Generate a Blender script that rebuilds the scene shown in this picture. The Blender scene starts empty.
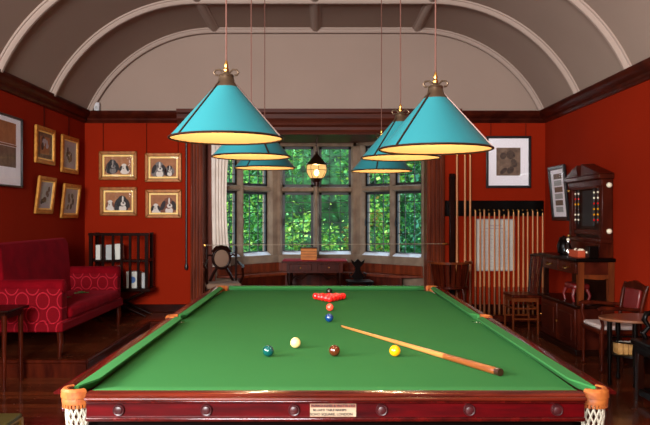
import bpy, bmesh, math, random
from math import sin, cos, pi, radians as R
from mathutils import Vector, Matrix
random.seed(7)
S = bpy.context.scene
COL = S.collection

# ------------------------------------------------------------------ camera
EYE = 1.51
cd = bpy.data.cameras.new('camera'); cam = bpy.data.objects.new('camera', cd); COL.objects.link(cam)
cam.location = (0, 0, EYE); cam.rotation_euler = (pi/2, 0, 0)
cd.sensor_width = 36; cd.lens = 693/650*36
cd.shift_x = 4/650; cd.shift_y = 4/650
cd.clip_start = .05; cd.clip_end = 200
cd.dof.use_dof = True; cd.dof.focus_distance = 3.5; cd.dof.aperture_fstop = 13
S.camera = cam
# ------------------------------------------------------------------ world, light, exposure
w = bpy.data.worlds.new('sky'); S.world = w; w.use_nodes = True
bg = w.node_tree.nodes['Background']; bg.inputs['Color'].default_value = (.66, .85, 1, 1); bg.inputs['Strength'].default_value = 6.0
def area(name, loc, rot, sx, sy, power, colr, spread=180):
    d = bpy.data.lights.new(name, 'AREA'); d.shape = 'RECTANGLE'; d.size = sx; d.size_y = sy; d.energy = power; d.color = colr; d.spread = R(spread)
    o = bpy.data.objects.new(name, d); o.location = loc; o.rotation_euler = rot; COL.objects.link(o); return o
# added fill lights, standing in for daylight from unseen windows behind and left
area('fill_rear', (-1.6, -1.95, 2.55), (R(90), 0, R(-8)), 2.4, 1.7, 455, (1, .965, .95), 115)
area('fill_side', (-3.28, 1.6, 1.85), (R(74), 0, R(-90)), 2.6, 1.9, 400, (1, .965, .94), 130)
S.view_settings.view_transform = 'Standard'; S.view_settings.look = 'None'
S.view_settings.exposure = 0.0; S.view_settings.gamma = 1.0
S.view_settings.use_curve_mapping = False
LAMP_W = 8.0

# ------------------------------------------------------------------ materials
M = {}
def lin(c):
    return tuple(((v/255)/12.92 if v/255 <= .04045 else ((v/255+.055)/1.055)**2.4) for v in c)
def mat(name, c, rough=.5, metal=0, coat=0, spec=.5, var=.0, scale=8, stretch=(1, 1, 1), c2=None, bump=0, sheen=0):
    m = bpy.data.materials.new(name); m.use_nodes = True; nt = m.node_tree; b = nt.nodes['Principled BSDF']
    c = lin(c); b.inputs['Base Color'].default_value = (*c, 1); b.inputs['Roughness'].default_value = rough
    b.inputs['Metallic'].default_value = metal; b.inputs['Coat Weight'].default_value = coat
    b.inputs['Coat Roughness'].default_value = .08; b.inputs['Specular IOR Level'].default_value = spec
    if sheen: b.inputs['Sheen Weight'].default_value = sheen; b.inputs['Sheen Roughness'].default_value = .4
    if var or c2 or bump:
        tc = nt.nodes.new('ShaderNodeTexCoord'); mp = nt.nodes.new('ShaderNodeMapping'); mp.inputs['Scale'].default_value = stretch
        n = nt.nodes.new('ShaderNodeTexNoise'); n.inputs['Scale'].default_value = scale; n.inputs['Detail'].default_value = 5
        nt.links.new(tc.outputs['Object'], mp.inputs['Vector']); nt.links.new(mp.outputs[0], n.inputs['Vector'])
        r = nt.nodes.new('ShaderNodeValToRGB'); r.color_ramp.elements[0].position = .32; r.color_ramp.elements[1].position = .68
        d = lin(c2) if c2 else tuple(v*(1-var) for v in c)
        r.color_ramp.elements[0].color = (*d, 1); r.color_ramp.elements[1].color = (*c, 1)
        nt.links.new(n.outputs['Fac'], r.inputs['Fac']); nt.links.new(r.outputs['Color'], b.inputs['Base Color'])
        if bump:
            bp = nt.nodes.new('ShaderNodeBump'); bp.inputs['Strength'].default_value = bump; bp.inputs['Distance'].default_value = .01
            nt.links.new(n.outputs['Fac'], bp.inputs['Height']); nt.links.new(bp.outputs['Normal'], b.inputs['Normal'])
    M[name] = m; return m
def glow(name, c, strength):
    m = bpy.data.materials.new(name); m.use_nodes = True; b = m.node_tree.nodes['Principled BSDF']
    b.inputs['Base Color'].default_value = (*lin(c), 1); b.inputs['Emission Color'].default_value = (*lin(c), 1); b.inputs['Emission Strength'].default_value = strength
    M[name] = m; return m
def glassy(name, tint, refl=.08, rough=.03):
    m = bpy.data.materials.new(name); m.use_nodes = True; nt = m.node_tree; out = nt.nodes['Material Output']
    nt.nodes.remove(nt.nodes['Principled BSDF'])
    t = nt.nodes.new('ShaderNodeBsdfTransparent'); t.inputs['Color'].default_value = (*tint, 1)
    g = nt.nodes.new('ShaderNodeBsdfGlossy'); g.inputs['Roughness'].default_value = rough
    x = nt.nodes.new('ShaderNodeMixShader'); x.inputs['Fac'].default_value = refl
    nt.links.new(t.outputs[0], x.inputs[1]); nt.links.new(g.outputs[0], x.inputs[2]); nt.links.new(x.outputs[0], out.inputs['Surface'])
    M[name] = m; return m

mat('red_paint', (140, 32, 9), .85, spec=.05, var=.10, scale=1.2)
mat('plaster', (156, 135, 122), .9, spec=.1, var=.05, scale=1.5)
mat('plaster_mould', (166, 146, 134), .8, spec=.15)
mat('mahogany_dark', (49, 12, 5), .28, spec=.07, coat=.02, c2=(25, 5, 3), scale=6, stretch=(1, 1, 1))
mat('oak_red', (117, 48, 22), .45, coat=.02, spec=.1, c2=(77, 27, 10), scale=5, stretch=(3, 3, .35))
mat('oak_beam', (83, 35, 20), .45, spec=.1, coat=.02, c2=(57, 27, 20), scale=5, stretch=(.3, 3, 3))
mat('rail_wood', (72, 7, 6), .2, coat=.45, spec=.4, c2=(40, 3, 3), scale=7, stretch=(4, .6, 4))
mat('rail_front', (86, 24, 10), .22, coat=.5, spec=.3, c2=(50, 8, 4), scale=7, stretch=(.5, 4, 4))
mat('panel_wood', (77, 1, 4), .35, spec=.15, c2=(40, 1, 3), scale=6, stretch=(.7, 4, 5))
mat('knob_wood', (62, 20, 22), .35, spec=.4, c2=(44, 12, 14), scale=30)
mat('dark_wood', (36, 12, 6), .28, spec=.07, coat=.02, c2=(15, 4, 2), scale=8, stretch=(2, 2, .5))
mat('mid_wood', (72, 23, 9), .28, spec=.07, coat=.02, c2=(43, 10, 5), scale=7, stretch=(3, 3, .5))
mat('light_wood', (106, 48, 20), .28, spec=.07, coat=.02, c2=(82, 36, 17), scale=7, stretch=(3, 3, .5))
mat('honey_wood', (206, 128, 54), .5, spec=.2, c2=(172, 96, 36), scale=8, stretch=(1, 1, 5))
mat('black_wood', (9, 5, 4), .28, spec=.07, coat=.02)
mat('table_top_wood', (128, 82, 56), .3, coat=.5, c2=(96, 56, 36), scale=5, stretch=(1, 4, 1))
mat('baize', (40, 95, 46), .95, spec=.1, var=.05, scale=2.2)
mat('baize_cushion', (46, 103, 53), .95, spec=.1, var=.04, scale=4)
mat('leather_tan', (164, 92, 38), .55, spec=.3, c2=(128, 62, 24), scale=30, bump=.3)
mat('net_cord', (170, 164, 146), .9)
mat('brass', (190, 140, 70), .3, metal=1)
mat('old_brass', (104, 86, 68), .32, metal=.9)
mat('bronze_edge', (48, 25, 15), .35, metal=.6)
mat('teal_shade', (30, 99, 105), .42, spec=.4)
mat('cream_lining', (186, 148, 98), .8, spec=.1)
mat('flex_cord', (77, 40, 28), .8)
mat('ivory_plate', (158, 138, 112), .5, c2=(138, 118, 94), scale=20)
mat('engraving', (22, 10, 9), .7)
mat('red_band', (119, 57, 40), .5)
mat('cue_ash', (176, 124, 64), .35, coat=.3, c2=(150, 98, 46), scale=10, stretch=(5, 5, .4))
mat('cue_rack_ash', (204, 136, 80), .4, c2=(172, 106, 56), scale=10, stretch=(5, 5, .3))
mat('cue_butt', (128, 70, 28), .35, coat=.25, c2=(98, 48, 18), scale=12, stretch=(4, 4, .5))
mat('cue_dark', (44, 18, 10), .35, coat=.5)
mat('velvet', (116, 5, 17), .9, spec=.05, c2=(90, 3, 11), scale=5, sheen=.10)
M['velvet'].node_tree.nodes['Principled BSDF'].inputs['Sheen Tint'].default_value = (.9, .06, .10, 1)
mat('stone', (134, 113, 93), .85, c2=(106, 85, 69), scale=6, bump=.2)
mat('iron', (18, 18, 22), .5, metal=.3)
mat('lead', (30, 31, 33), .6)
mat('white_sill', (214, 216, 226), .6)
mat('gilt', (206, 142, 58), .4, metal=.5, c2=(160, 100, 34), scale=25)
mat('gilt_dark', (150, 92, 34), .45, metal=.4, c2=(112, 62, 20), scale=25)
mat('gilt_light', (255, 214, 124), .5)
mat('black_frame', (15, 12, 14), .35)
mat('white_mat', (250, 247, 252), .7, spec=.1)
mat('grey_mat', (176, 168, 172), .6)
mat('sepia', (128, 104, 84), .7, c2=(84, 66, 52), scale=14)
mat('sepia_dark', (48, 36, 30), .7, c2=(82, 66, 51), scale=22)
mat('canvas_tan', (172, 112, 68), .7, c2=(144, 88, 50), scale=10)
mat('dog_black', (20, 18, 20), .7)
mat('dog_white', (214, 204, 192), .7)
mat('dog_brown', (118, 66, 40), .7)
mat('dog_grey', (112, 104, 100), .7)
mat('curtain_cloth', (232, 220, 208), .9, c2=(212, 198, 184), scale=4)
mat('beige_pad', (119, 93, 75), .85)
mat('pale_seat', (186, 170, 164), .85)
mat('red_leather', (101, 15, 14), .4, coat=.2)
mat('red_cloth', (150, 16, 34), .8, spec=.1)
mat('paper', (206, 204, 194), .7)
mat('paper_grey', (168, 170, 168), .7)
mat('blue_print', (70, 104, 160), .7)
mat('slate', (17, 18, 20), .5)
mat('ivory', (236, 226, 198), .25, coat=.4)
mat('orange_box', (176, 66, 30), .5)
mat('holly', (40, 104, 44), .4)
mat('white_plastic', (190, 188, 190), .5)
mat('gold_paper', (190, 146, 84), .6, c2=(150, 104, 52), scale=30)
mat('green_lacquer', (87, 79, 38), .4, metal=.5)
glassy('pane_glass', (.97, 1, .985), .0015, .4)
glassy('picture_glass', (1, 1, 1), .03, .02)
glassy('bottle_glass', (.75, .8, .82), .22, .05)
glassy('lantern_glass', (1, .80, .48), .5, .2)
_n = M['lantern_glass'].node_tree; _e = _n.nodes.new('ShaderNodeEmission'); _e.inputs['Color'].default_value = (*lin((255, 200, 128)), 1); _e.inputs['Strength'].default_value = 1.5
_n.links.new(_e.outputs[0], [x for x in _n.nodes if x.type == 'MIX_SHADER'][0].inputs[2])
glow('bulb_warm', (255, 226, 160), 9)
glow('lantern_bulb', (255, 214, 140), 40)
for n, c in (('leaf_dark', (38, 100, 52)), ('leaf_mid', (84, 150, 64)), ('leaf_lime', (150, 184, 70)), ('leaf_teal', (44, 110, 84)), ('leaf_rust', (150, 112, 52))):
    mat(n, c, .6)
mat('bark', (60, 46, 36), .9)
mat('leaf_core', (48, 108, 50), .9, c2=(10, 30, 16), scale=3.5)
mat('mahogany_red', (70, 23, 12), .28, spec=.07, coat=.02, c2=(42, 11, 6), scale=6)
mat('lawn', (70, 112, 48), .95, c2=(50, 88, 36), scale=3)
for n, c in (('ball_red', (214, 22, 22)), ('ball_black', (12, 12, 14)), ('ball_salmon', (232, 78, 58)), ('ball_blue', (8, 50, 100)), ('ball_brown', (78, 33, 14)),
             ('ball_green', (6, 70, 66)), ('ball_yellow', (228, 156, 10)), ('ball_white', (220, 194, 126))):
    mat(n, c, .12, coat=.6)

# floor boards: brick texture laid as long planks, glossy
def floor_mat():
    m = mat('floor_boards', (58, 28, 18), .2, coat=.3); nt = m.node_tree; b = nt.nodes['Principled BSDF']
    tc = nt.nodes.new('ShaderNodeTexCoord'); br = nt.nodes.new('ShaderNodeTexBrick')
    br.inputs['Color1'].default_value = (*lin((112, 52, 26)), 1); br.inputs['Color2'].default_value = (*lin((70, 30, 15)), 1); br.inputs['Mortar'].default_value = (*lin((12, 6, 4)), 1)
    br.inputs['Scale'].default_value = 1; br.inputs['Brick Width'].default_value = 1.9; br.inputs['Row Height'].default_value = .13; br.inputs['Mortar Size'].default_value = .006
    n = nt.nodes.new('ShaderNodeTexNoise'); n.inputs['Scale'].default_value = 6
    rr = nt.nodes.new('ShaderNodeMapRange'); rr.inputs['To Min'].default_value = .12; rr.inputs['To Max'].default_value = .34
    nt.links.new(tc.outputs['Object'], br.inputs['Vector']); nt.links.new(tc.outputs['Object'], n.inputs['Vector'])
    nt.links.new(br.outputs['Color'], b.inputs['Base Color']); nt.links.new(n.outputs['Fac'], rr.inputs['Value']); nt.links.new(rr.outputs[0], b.inputs['Roughness'])
    bp = nt.nodes.new('ShaderNodeBump'); bp.inputs['Strength'].default_value = .35; bp.inputs['Distance'].default_value = .004; bp.invert = True
    nt.links.new(br.outputs['Fac'], bp.inputs['Height']); nt.links.new(bp.outputs['Normal'], b.inputs['Normal'])
floor_mat()
# damask: staggered pink rings woven into the crimson velvet
def damask():
    m = mat('damask', (150, 10, 36), .8, spec=.08); nt = m.node_tree; b = nt.nodes['Principled BSDF']
    N = nt.nodes.new; L = nt.links.new
    def math_(op, a, b_=None):
        n = N('ShaderNodeMath'); n.operation = op
        for i, v in enumerate((a, b_)):
            if v is None: continue
            if isinstance(v, (int, float)): n.inputs[i].default_value = v
            else: L(v, n.inputs[i])
        return n.outputs[0]
    tc = N('ShaderNodeTexCoord'); sp = N('ShaderNodeSeparateXYZ'); L(tc.outputs['Object'], sp.inputs[0])
    SX, SZ = .20, .27
    u0 = math_('DIVIDE', sp.outputs['X'], SX); v0 = math_('DIVIDE', sp.outputs['Z'], SZ)
    def ring(off):
        u = math_('SUBTRACT', math_('FRACT', math_('ADD', u0, off)), .5); v = math_('SUBTRACT', math_('FRACT', math_('ADD', v0, off)), .5)
        d = math_('SQRT', math_('ADD', math_('POWER', math_('MULTIPLY', u, SX), 2), math_('POWER', math_('MULTIPLY', v, SZ*.8), 2)))
        a = math_('LESS_THAN', math_('ABSOLUTE', math_('SUBTRACT', d, .062)), .0048)
        c = math_('LESS_THAN', math_('ABSOLUTE', math_('SUBTRACT', d, .074)), .0035)
        return a
    f = math_('MAXIMUM', ring(0.0), ring(.5))
    mx = N('ShaderNodeMix'); mx.data_type = 'RGBA'; L(f, mx.inputs[0])
    mx.inputs[6].default_value = (*lin((104, 3, 14)), 1); mx.inputs[7].default_value = (*lin((156, 26, 40)), 1)
    L(mx.outputs[2], b.inputs['Base Color'])
damask()

# ------------------------------------------------------------------ mesh builder
class MB:
    def __init__(s): s.bm = bmesh.new(); s.m = 0; s.T = Matrix()
    def _f(s, vs):
        try: f = s.bm.faces.new(vs); f.material_index = s.m; return f
        except ValueError: return None
    def v(s, p): return s.bm.verts.new(s.T @ Vector(p))
    def box(s, c, d, rot=None):
        mt = Matrix.Translation(c) @ (rot.to_4x4() if rot else Matrix())
        vs = [s.v(mt @ Vector((x*d[0]/2, y*d[1]/2, z*d[2]/2))) for x in (-1, 1) for y in (-1, 1) for z in (-1, 1)]
        for q in ((0, 1, 3, 2), (4, 6, 7, 5), (0, 4, 5, 1), (2, 3, 7, 6), (0, 2, 6, 4), (1, 5, 7, 3)): s._f([vs[i] for i in q])
        return s
    def bb(s, a, b): return s.box([(p+q)/2 for p, q in zip(a, b)], [abs(q-p) for p, q in zip(a, b)])
    def tube(s, pts, r, n=10, closed=False, cap=True):
        pts = [Vector(p) for p in pts]; k = len(pts); rs = r if isinstance(r, (list, tuple)) else [r]*k
        rings = []; up = None
        for i, p in enumerate(pts):
            if closed: t = pts[(i+1) % k]-pts[i-1]
            else: t = pts[min(i+1, k-1)]-pts[max(i-1, 0)]
            t.normalize()
            if up is None: up = Vector((0, 0, 1)) if abs(t.z) < .9 else Vector((1, 0, 0))
            a = t.cross(up); 
            if a.length < 1e-4: a = t.cross(Vector((1, 0, 0)))
            a.normalize(); b = a.cross(t).normalized(); up = b
            rings.append([s.v(p+(a*cos(2*pi*j/n)+b*sin(2*pi*j/n))*rs[i]) for j in range(n)])
        for i in range(k if closed else k-1):
            A, B = rings[i], rings[(i+1) % k]
            for j in range(n): s._f([A[j], A[(j+1) % n], B[(j+1) % n], B[j]])
        if cap and not closed: s._f(rings[0][::-1]); s._f(rings[-1])
        return s
    def rod(s, a, b, r, r2=None, n=10): return s.tube([a, b], [r, r if r2 is None else r2], n)
    def lathe(s, prof, c=(0, 0, 0), n=24, rot=None, cap=True):
        mt = Matrix.Translation(c) @ (rot.to_4x4() if rot else Matrix()); rings = []
        for r, z in prof: rings.append([s.v(mt @ Vector((max(r, 1e-4)*cos(2*pi*j/n), max(r, 1e-4)*sin(2*pi*j/n), z))) for j in range(n)])
        for A, B in zip(rings, rings[1:]):
            for j in range(n): s._f([A[j], A[(j+1) % n], B[(j+1) % n], B[j]])
        if cap: s._f(rings[0][::-1]); s._f(rings[-1])
        return s
    def ball(s, c, r, sc=(1, 1, 1), n=20, rot=None):
        k = n//2; pr = [(sin(pi*i/k), -cos(pi*i/k)) for i in range(k+1)]
        mt = Matrix.Translation(c) @ (rot.to_4x4() if rot else Matrix()); rings = []
        for a, z in pr: rings.append([s.v(mt @ Vector((max(a, 1e-3)*r*cos(2*pi*j/n)*sc[0], max(a, 1e-3)*r*sin(2*pi*j/n)*sc[1], z*r*sc[2]))) for j in range(n)])
        for A, B in zip(rings, rings[1:]):
            for j in range(n): s._f([A[j], A[(j+1) % n], B[(j+1) % n], B[j]])
        s._f(rings[0][::-1]); s._f(rings[-1]); return s
    def prism(s, poly, z0, z1, bottom=None, axis='z'):
        def P(p, z): return {'z': (p[0], p[1], z), 'y': (p[0], z, p[1]), 'x': (z, p[0], p[1])}[axis]
        bo = bottom or poly
        a = [s.v(P(p, z0)) for p in bo]; b = [s.v(P(p, z1)) for p in poly]; n = len(poly)
        s._f(a[::-1]); s._f(b)
        for i in range(n): s._f([a[i], a[(i+1) % n], b[(i+1) % n], b[i]])
        return s
    def sweep(s, path, prof, closed=False):
        """prof: list of (out, up) offsets; path: list of (point, out_dir, up_dir)"""
        rows = [[s.v(Vector(p)+Vector(o)*a+Vector(u)*b) for a, b in prof] for p, o, u in path]
        k = len(prof)
        for A, B in zip(rows, rows[1:]):
            for j in range(k): s._f([A[j], A[(j+1) % k], B[(j+1) % k], B[j]])
        s._f(rows[0][::-1]); s._f(rows[-1]); return s
    def build(s, name, mats, parent=None, bevel=0, ang=38, seg=2, sub=0):
        bm = s.bm; bmesh.ops.recalc_face_normals(bm, faces=bm.faces[:])
        me = bpy.data.meshes.new(name); bm.to_mesh(me); bm.free()
        for m in (mats if isinstance(mats, (list, tuple)) else [mats]): me.materials.append(M[m])
        me.polygons.foreach_set('use_smooth', [True]*len(me.polygons))
        if not sub: me.set_sharp_from_angle(angle=R(ang))
        o = bpy.data.objects.new(name, me); COL.objects.link(o)
        if parent: o.parent = parent
        if bevel:
            b = o.modifiers.new('bevel', 'BEVEL'); b.width = bevel; b.segments = seg; b.limit_method = 'ANGLE'; b.angle_limit = R(40)
        if sub: q = o.modifiers.new('sub', 'SUBSURF'); q.levels = sub; q.render_levels = sub
        return o
def thing(name, label, cat, loc=(0, 0, 0), rz=0, group=None):
    o = bpy.data.objects.new(name, None); COL.objects.link(o); o.location = loc; o.rotation_euler = (0, 0, rz); o.empty_display_size = .1
    return tag(o, label, cat, group)
def tag(o, label, cat, group=None):
    o['label'] = label; o['category'] = cat
    if group: o['group'] = group
    return o
def struct(o): o['kind'] = 'structure'; return o
KIDS = {}
def dup(src, loc, label, rz=None):
    def cp(o, parent):
        c = o.copy(); COL.objects.link(c); c.parent = parent
        for ch in [x for x in o.children]: cp(ch, c)
        return c
    c = cp(src, None); c.location = loc; c['label'] = label
    if rz is not None: c.rotation_euler = (0, 0, rz)
    return c
ORD = 'first second third fourth fifth sixth seventh eighth ninth tenth eleventh twelfth thirteenth fourteenth fifteenth'.split()

# ------------------------------------------------------------------ room shell
XL, XR, YB, YR = -3.34, 3.17, 9.8, -2.0       # left wall, right wall, back wall, rear wall
CZ0, CZ1 = 2.83, 2.99                         # cornice
DZ = .16                                      # raised platform
OX0, OX1 = -1.66, 1.49                        # opening of the bay
o = MB().bb((XL, YR, -.1), (XR, YB+.3, 0)).build('floor', 'floor_boards'); struct(o)
pl = [(XL, 6.5), (-2.2, 6.5), (-2.2, 8.87), (1.75, 8.87), (1.75, 9.8), (1.53, 9.8), (1.53, 10.2), (.56, 11.14), (-.7, 11.14), (-1.56, 10.2), (-1.56, 9.8), (XL, 9.8)]
o = MB().prism(pl, 0, DZ).build('floor_platform', 'floor_boards'); struct(o)
e = MB(); 
for a, b in ((pl[0], pl[1]), (pl[1], pl[2]), (pl[2], pl[3]), (pl[3], pl[4])):
    e.rod((a[0], a[1], DZ-.012), (b[0], b[1], DZ-.012), .022)
    dx, dy = (0, -.008) if a[1] == b[1] else (.008, 0)
    e.bb((min(a[0], b[0])+dx-(.004 if dx else 0), min(a[1], b[1])+dy-(.004 if dy else 0), .0), (max(a[0], b[0])+dx+(.004 if dx else 0), max(a[1], b[1])+dy+(.004 if dy else 0), .13))
struct(e.build('trim_1', 'mid_wood'))
struct(MB().bb((XL-.2, YR-.2, 0), (XL, YB+.2, 3.3)).build('wall_left', 'red_paint'))
struct(MB().bb((XR, YR-.2, 0), (XR+.2, YB+.2, 3.3)).build('wall_right', 'red_paint'))
wb = MB()
wb.bb((XL, YB, 0), (OX0-.02, YB+.2, 3.0)); wb.bb((OX1+.02, YB, 0), (XR, YB+.2, 3.0)); wb.bb((OX0-.02, YB, 2.7), (OX1+.02, YB+.2, 3.0))
struct(wb.build('wall_back', 'red_paint'))
# end lunette and vault
CX, HALF, RAD, ZTOP = -.075, 1.42, 1.95, 4.15
AC = ZTOP-RAD
def vault(n=20):
    a0 = math.asin((CZ1-AC)/RAD); pts = []
    for i in range(n+1):
        a = a0+(pi/2-a0)*i/n; pts.append((CX-HALF-RAD*cos(a), AC+RAD*sin(a), (cos(a), -sin(a))))
    rt = [(2*CX-x, z, (-nx, nz)) for x, z, (nx, nz) in reversed(pts)]
    return pts+rt
VP = vault()
lu = MB(); lu.prism([(XL-.2, CZ1-.03), (XR+.2, CZ1-.03), (XR+.2, 4.5), (XL-.2, 4.5)], YB+.02, YB+.2, axis='y'); struct(lu.build('wall_lunette', 'plaster'))
ce = MB(); inner = [(x, z) for x, z, _ in VP]
ring = inner+[(XR+.2, CZ1), (XR+.2, 4.6), (XL-.2, 4.6), (XL-.2, CZ1)]
ce.prism(ring, YR-.2, YB+.1, axis='y'); struct(ce.build('ceiling', 'plaster', ang=25))
rib = [(-.075, -.01), (-.075, .018), (-.055, .022), (-.045, .045), (-.02, .062), (.02, .062), (.045, .045), (.055, .022), (.075, .018), (.075, -.01)]
rib = [(a*.86, b) for a, b in rib]
for i, y in enumerate((9.74, 8.4, 7.0, 5.6, 4.2, 2.8, 1.4)):
    m = MB(); m.sweep([((x, y, z), (0, 1, 0), (nx, 0, nz)) for x, z, (nx, nz) in VP], rib); struct(m.build('trim_%d' % (i+2), 'plaster_mould'))
for i, x in enumerate((CX-HALF, CX, CX+HALF)):
    m = MB(); m.sweep([((x, YR, ZTOP), (1, 0, 0), (0, 0, -1)), ((x, YB, ZTOP), (1, 0, 0), (0, 0, -1))], [(a*1.1, b*.8) for a, b in rib]); struct(m.build('trim_%d' % (i+10), 'plaster_mould'))
# cornice
CP = [(0, CZ0), (.018, CZ0), (.025, CZ0+.02), (.045, CZ0+.035), (.05, CZ0+.06), (.085, CZ0+.085), (.1, CZ0+.1), (.115, CZ0+.13), (.12, CZ0+.16), (0, CZ0+.16)]
def cornice(name, a, b, out):
    m = MB(); m.sweep([((*a, 0), (*out, 0), (0, 0, 1)), ((*b, 0), (*out, 0), (0, 0, 1))], CP); struct(m.build(name, 'mahogany_red'))
cornice('trim_14', (XL, YR), (XL, YB), (1, 0)); cornice('trim_15', (XR, YR), (XR, YB), (-1, 0)); cornice('trim_16', (XL, YB), (XR, YB), (0, -1))
# skirting
struct(MB().bb((XL, 6.5, DZ), (XL+.03, YB, .27)).bb((XL, YR, 0), (XL+.03, 6.5, .2)).build('baseboard_left', 'mahogany_dark', bevel=.008))
struct(MB().bb((XR-.03, YR, 0), (XR, YB, .2)).build('baseboard_right', 'mahogany_dark', bevel=.008))
struct(MB().bb((XL, YB-.03, DZ), (-1.86, YB, .27)).bb((1.8, YB-.03, 0), (XR, YB, .27)).build('baseboard_back', 'mahogany_dark', bevel=.008))
# rear wall: unseen, its opening placed and sized for the added fill light
rw = MB(); rw.bb((XL, YR-.2, 0), (-2.85, YR, 4.5)).bb((-.35, YR-.2, 0), (XR, YR, 4.5)).bb((-2.85, YR-.2, 0), (-.35, YR, 1.65)).bb((-2.85, YR-.2, 3.45), (-.35, YR, 4.5)); struct(rw.build('wall_rear', 'red_paint'))

# ------------------------------------------------------------------ bay: pilasters, beam, stone windows
def pilaster(name, x0, x1):
    m = MB(); m.bb((x0, YB-.06, 0), (x1, YB+.25, 2.7))
    n = 4; wd = (x1-x0)/n
    for k in range(n):
        m.box((x0+wd*(k+.5), YB-.065, 1.45), (wd*.62, .05, 2.3)); m.rod((x0+wd*(k+.5), YB-.088, .35), (x0+wd*(k+.5), YB-.088, 2.55), wd*.2, n=8)
    m.bb((x0-.02, YB-.1, 0), (x1+.02, YB+.25, .3)); m.bb((x0-.02, YB-.1, 2.6), (x1+.02, YB+.25, 2.7))
    struct(m.build(name, 'oak_red', bevel=.005))
pilaster('trim_17', -1.835, OX0); pilaster('trim_18', OX1, 1.74)
bp_ = [(0, 2.66), (.10, 2.66), (.11, 2.70), (.13, 2.72), (.13, 2.76), (.17, 2.79), (.18, 2.83), (.22, 2.87), (.22, 2.93), (.25, 2.95), (.25, 3.0), (0, 3.0)]
m = MB(); m.sweep([((-2.0, YB+.02, 0), (0, -1, 0), (0, 0, 1)), ((1.95, YB+.02, 0), (0, -1, 0), (0, 0, 1))], bp_); struct(m.build('trim_19', 'oak_beam'))
BP = [(-1.56, 10.2), (-.70, 11.15), (.56, 11.15), (1.53, 10.2)]
m = MB(); m.prism([(OX0-.3, YB+.1), (OX1+.3, YB+.1), (OX1+.3, 10.25), (.7, 11.5), (-.85, 11.5), (OX0-.3, 10.25)], 2.69, 2.8); struct(m.build('ceiling_bay', 'oak_beam'))
m = MB(); m.bb((OX0-.25, YB+.2, 0), (OX0, 10.25, 2.72)).bb((OX0-.05, 10.16, 0), (-1.555, 10.36, 2.72)).bb((OX1+.04, YB+.2, 0), (OX1+.29, 10.25, 2.72)); struct(m.build('wall_bay', 'oak_red'))
Z_SILL, Z_TR0, Z_TR1, Z_HEAD = .92, 1.90, 1.99, 2.64
TH = .20
def facet(idx, A, B, lights, piers=(True, True)):
    A = Vector((*A, 0)); B = Vector((*B, 0)); L = (B-A).length; u = (B-A).normalized(); nrm = Vector((-u.y, u.x, 0))  # outward (+Y side)
    T = Matrix(((u.x, nrm.x, 0, A.x), (u.y, nrm.y, 0, A.y), (0, 0, 1, 0), (0, 0, 0, 1)))
    def nb(): q = MB(); q.T = T; return q
    st = nb()
    edges = [0]+[x for l in lights for x in l]+[L]
    for a, b in zip(edges[::2], edges[1::2]):
        a2 = a-(.03 if a == 0 else 0); b2 = b+(.03 if b == L else 0)
        c = .035
        st.prism([(a2+(c if a else 0), 0), (b2-(c if b != L else 0), 0), (b2, c+.01), (b2, TH), (a2, TH), (a2, c+.01)], Z_SILL-.14, 2.7)
    st.bb((-.03, -.05, Z_SILL-.14), (L+.03, TH+.06, Z_SILL-.02)); st.bb((-.02, 0, Z_HEAD), (L+.02, TH, 2.7))
    for l in lights:
        st.prism([(0.01, Z_TR0+.02), (.05, Z_TR0), (TH, Z_TR0), (TH, Z_TR1), (.05, Z_TR1), (0.01, Z_TR1-.02)], l[0]-.01, l[1]+.01, axis='x')
    w_ = st.build('window_%d' % idx, 'stone'); struct(w_)
    sl = nb()
    for l in lights: sl.prism([(-.03, Z_SILL-.05), (TH-.02, Z_SILL-.05), (TH-.02, Z_SILL+.035), (.09, Z_SILL+.03), (-.03, Z_SILL-.035)], l[0]+.004, l[1]-.004, axis='x')
    struct(sl.build('window_sill', 'white_sill', w_))
    for l in lights:
        for z0, z1, rows in ((Z_SILL+.0, Z_TR0, 6), (Z_TR1, Z_HEAD, 4)):
            a, b = l; fr = nb(); t = .04; v0, v1 = .09, .125
            fr.bb((a, v0, z0), (a+t, v1, z1)).bb((b-t, v0, z0), (b, v1, z1)).bb((a, v0, z0), (b, v1, z0+t)).bb((a, v0, z1-t), (b, v1, z1))
            f = fr.build('window_frame', 'iron', w_); struct(f)
            ld = nb(); cols = 3
            for k in range(1, cols): x = a+(b-a)*k/cols; ld.bb((x-.005, v0+.011, z0), (x+.005, v0+.024, z1))
            for k in range(1, rows): z = z0+(z1-z0)*k/rows; ld.bb((a, v0+.0115, z-.005), (b, v0+.0235, z+.005))
            struct(ld.build('lead_lattice', 'lead', f))
            g = nb(); g.bb((a+.01, v0+.015, z0+.01), (b-.01, v0+.02, z1-.01)); struct(g.build('glass_pane', 'pane_glass', f))
            if rows == 6:
                h = nb(); h.rod((a+t/2, v0-.03, z0+.45), (a+t/2, v0, z0+.45), .008); h.tube([(a+t/2, v0-.03, z0+.44), (a+t/2, v0-.035, z0+.50), (a+t/2+.01, v0-.03, z0+.56)], .009)
                h.rod((a+t/2, v0-.01, z0+.03), (a+(b-a)*.55, v0-.02, z0+.035), .007); struct(h.build('window_handle', 'iron', f))
facet(1, BP[0], BP[1], [(.09, .50), (.59, 1.14)])
facet(2, BP[1], BP[2], [(.075, .575), (.67, 1.185)])
facet(3, BP[2], BP[3], [(.13, .66), (.74, 1.26)])
# wall under the windows (outer face) 
def bayoff(d): # offset plan inwards by d
    k = d*math.tan(R(24)); return [(-1.56+d, 10.2-.0), (-.70+k*.9, 11.15-d), (.56-k*.9, 11.15-d), (1.53-d, 10.2)]
m = MB(); q0 = bayoff(0.0); q1 = bayoff(-.2)
m.prism(q0+q1[::-1], 0, Z_SILL-.13); struct(m.build('wall_bay_low', 'stone'))
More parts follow.
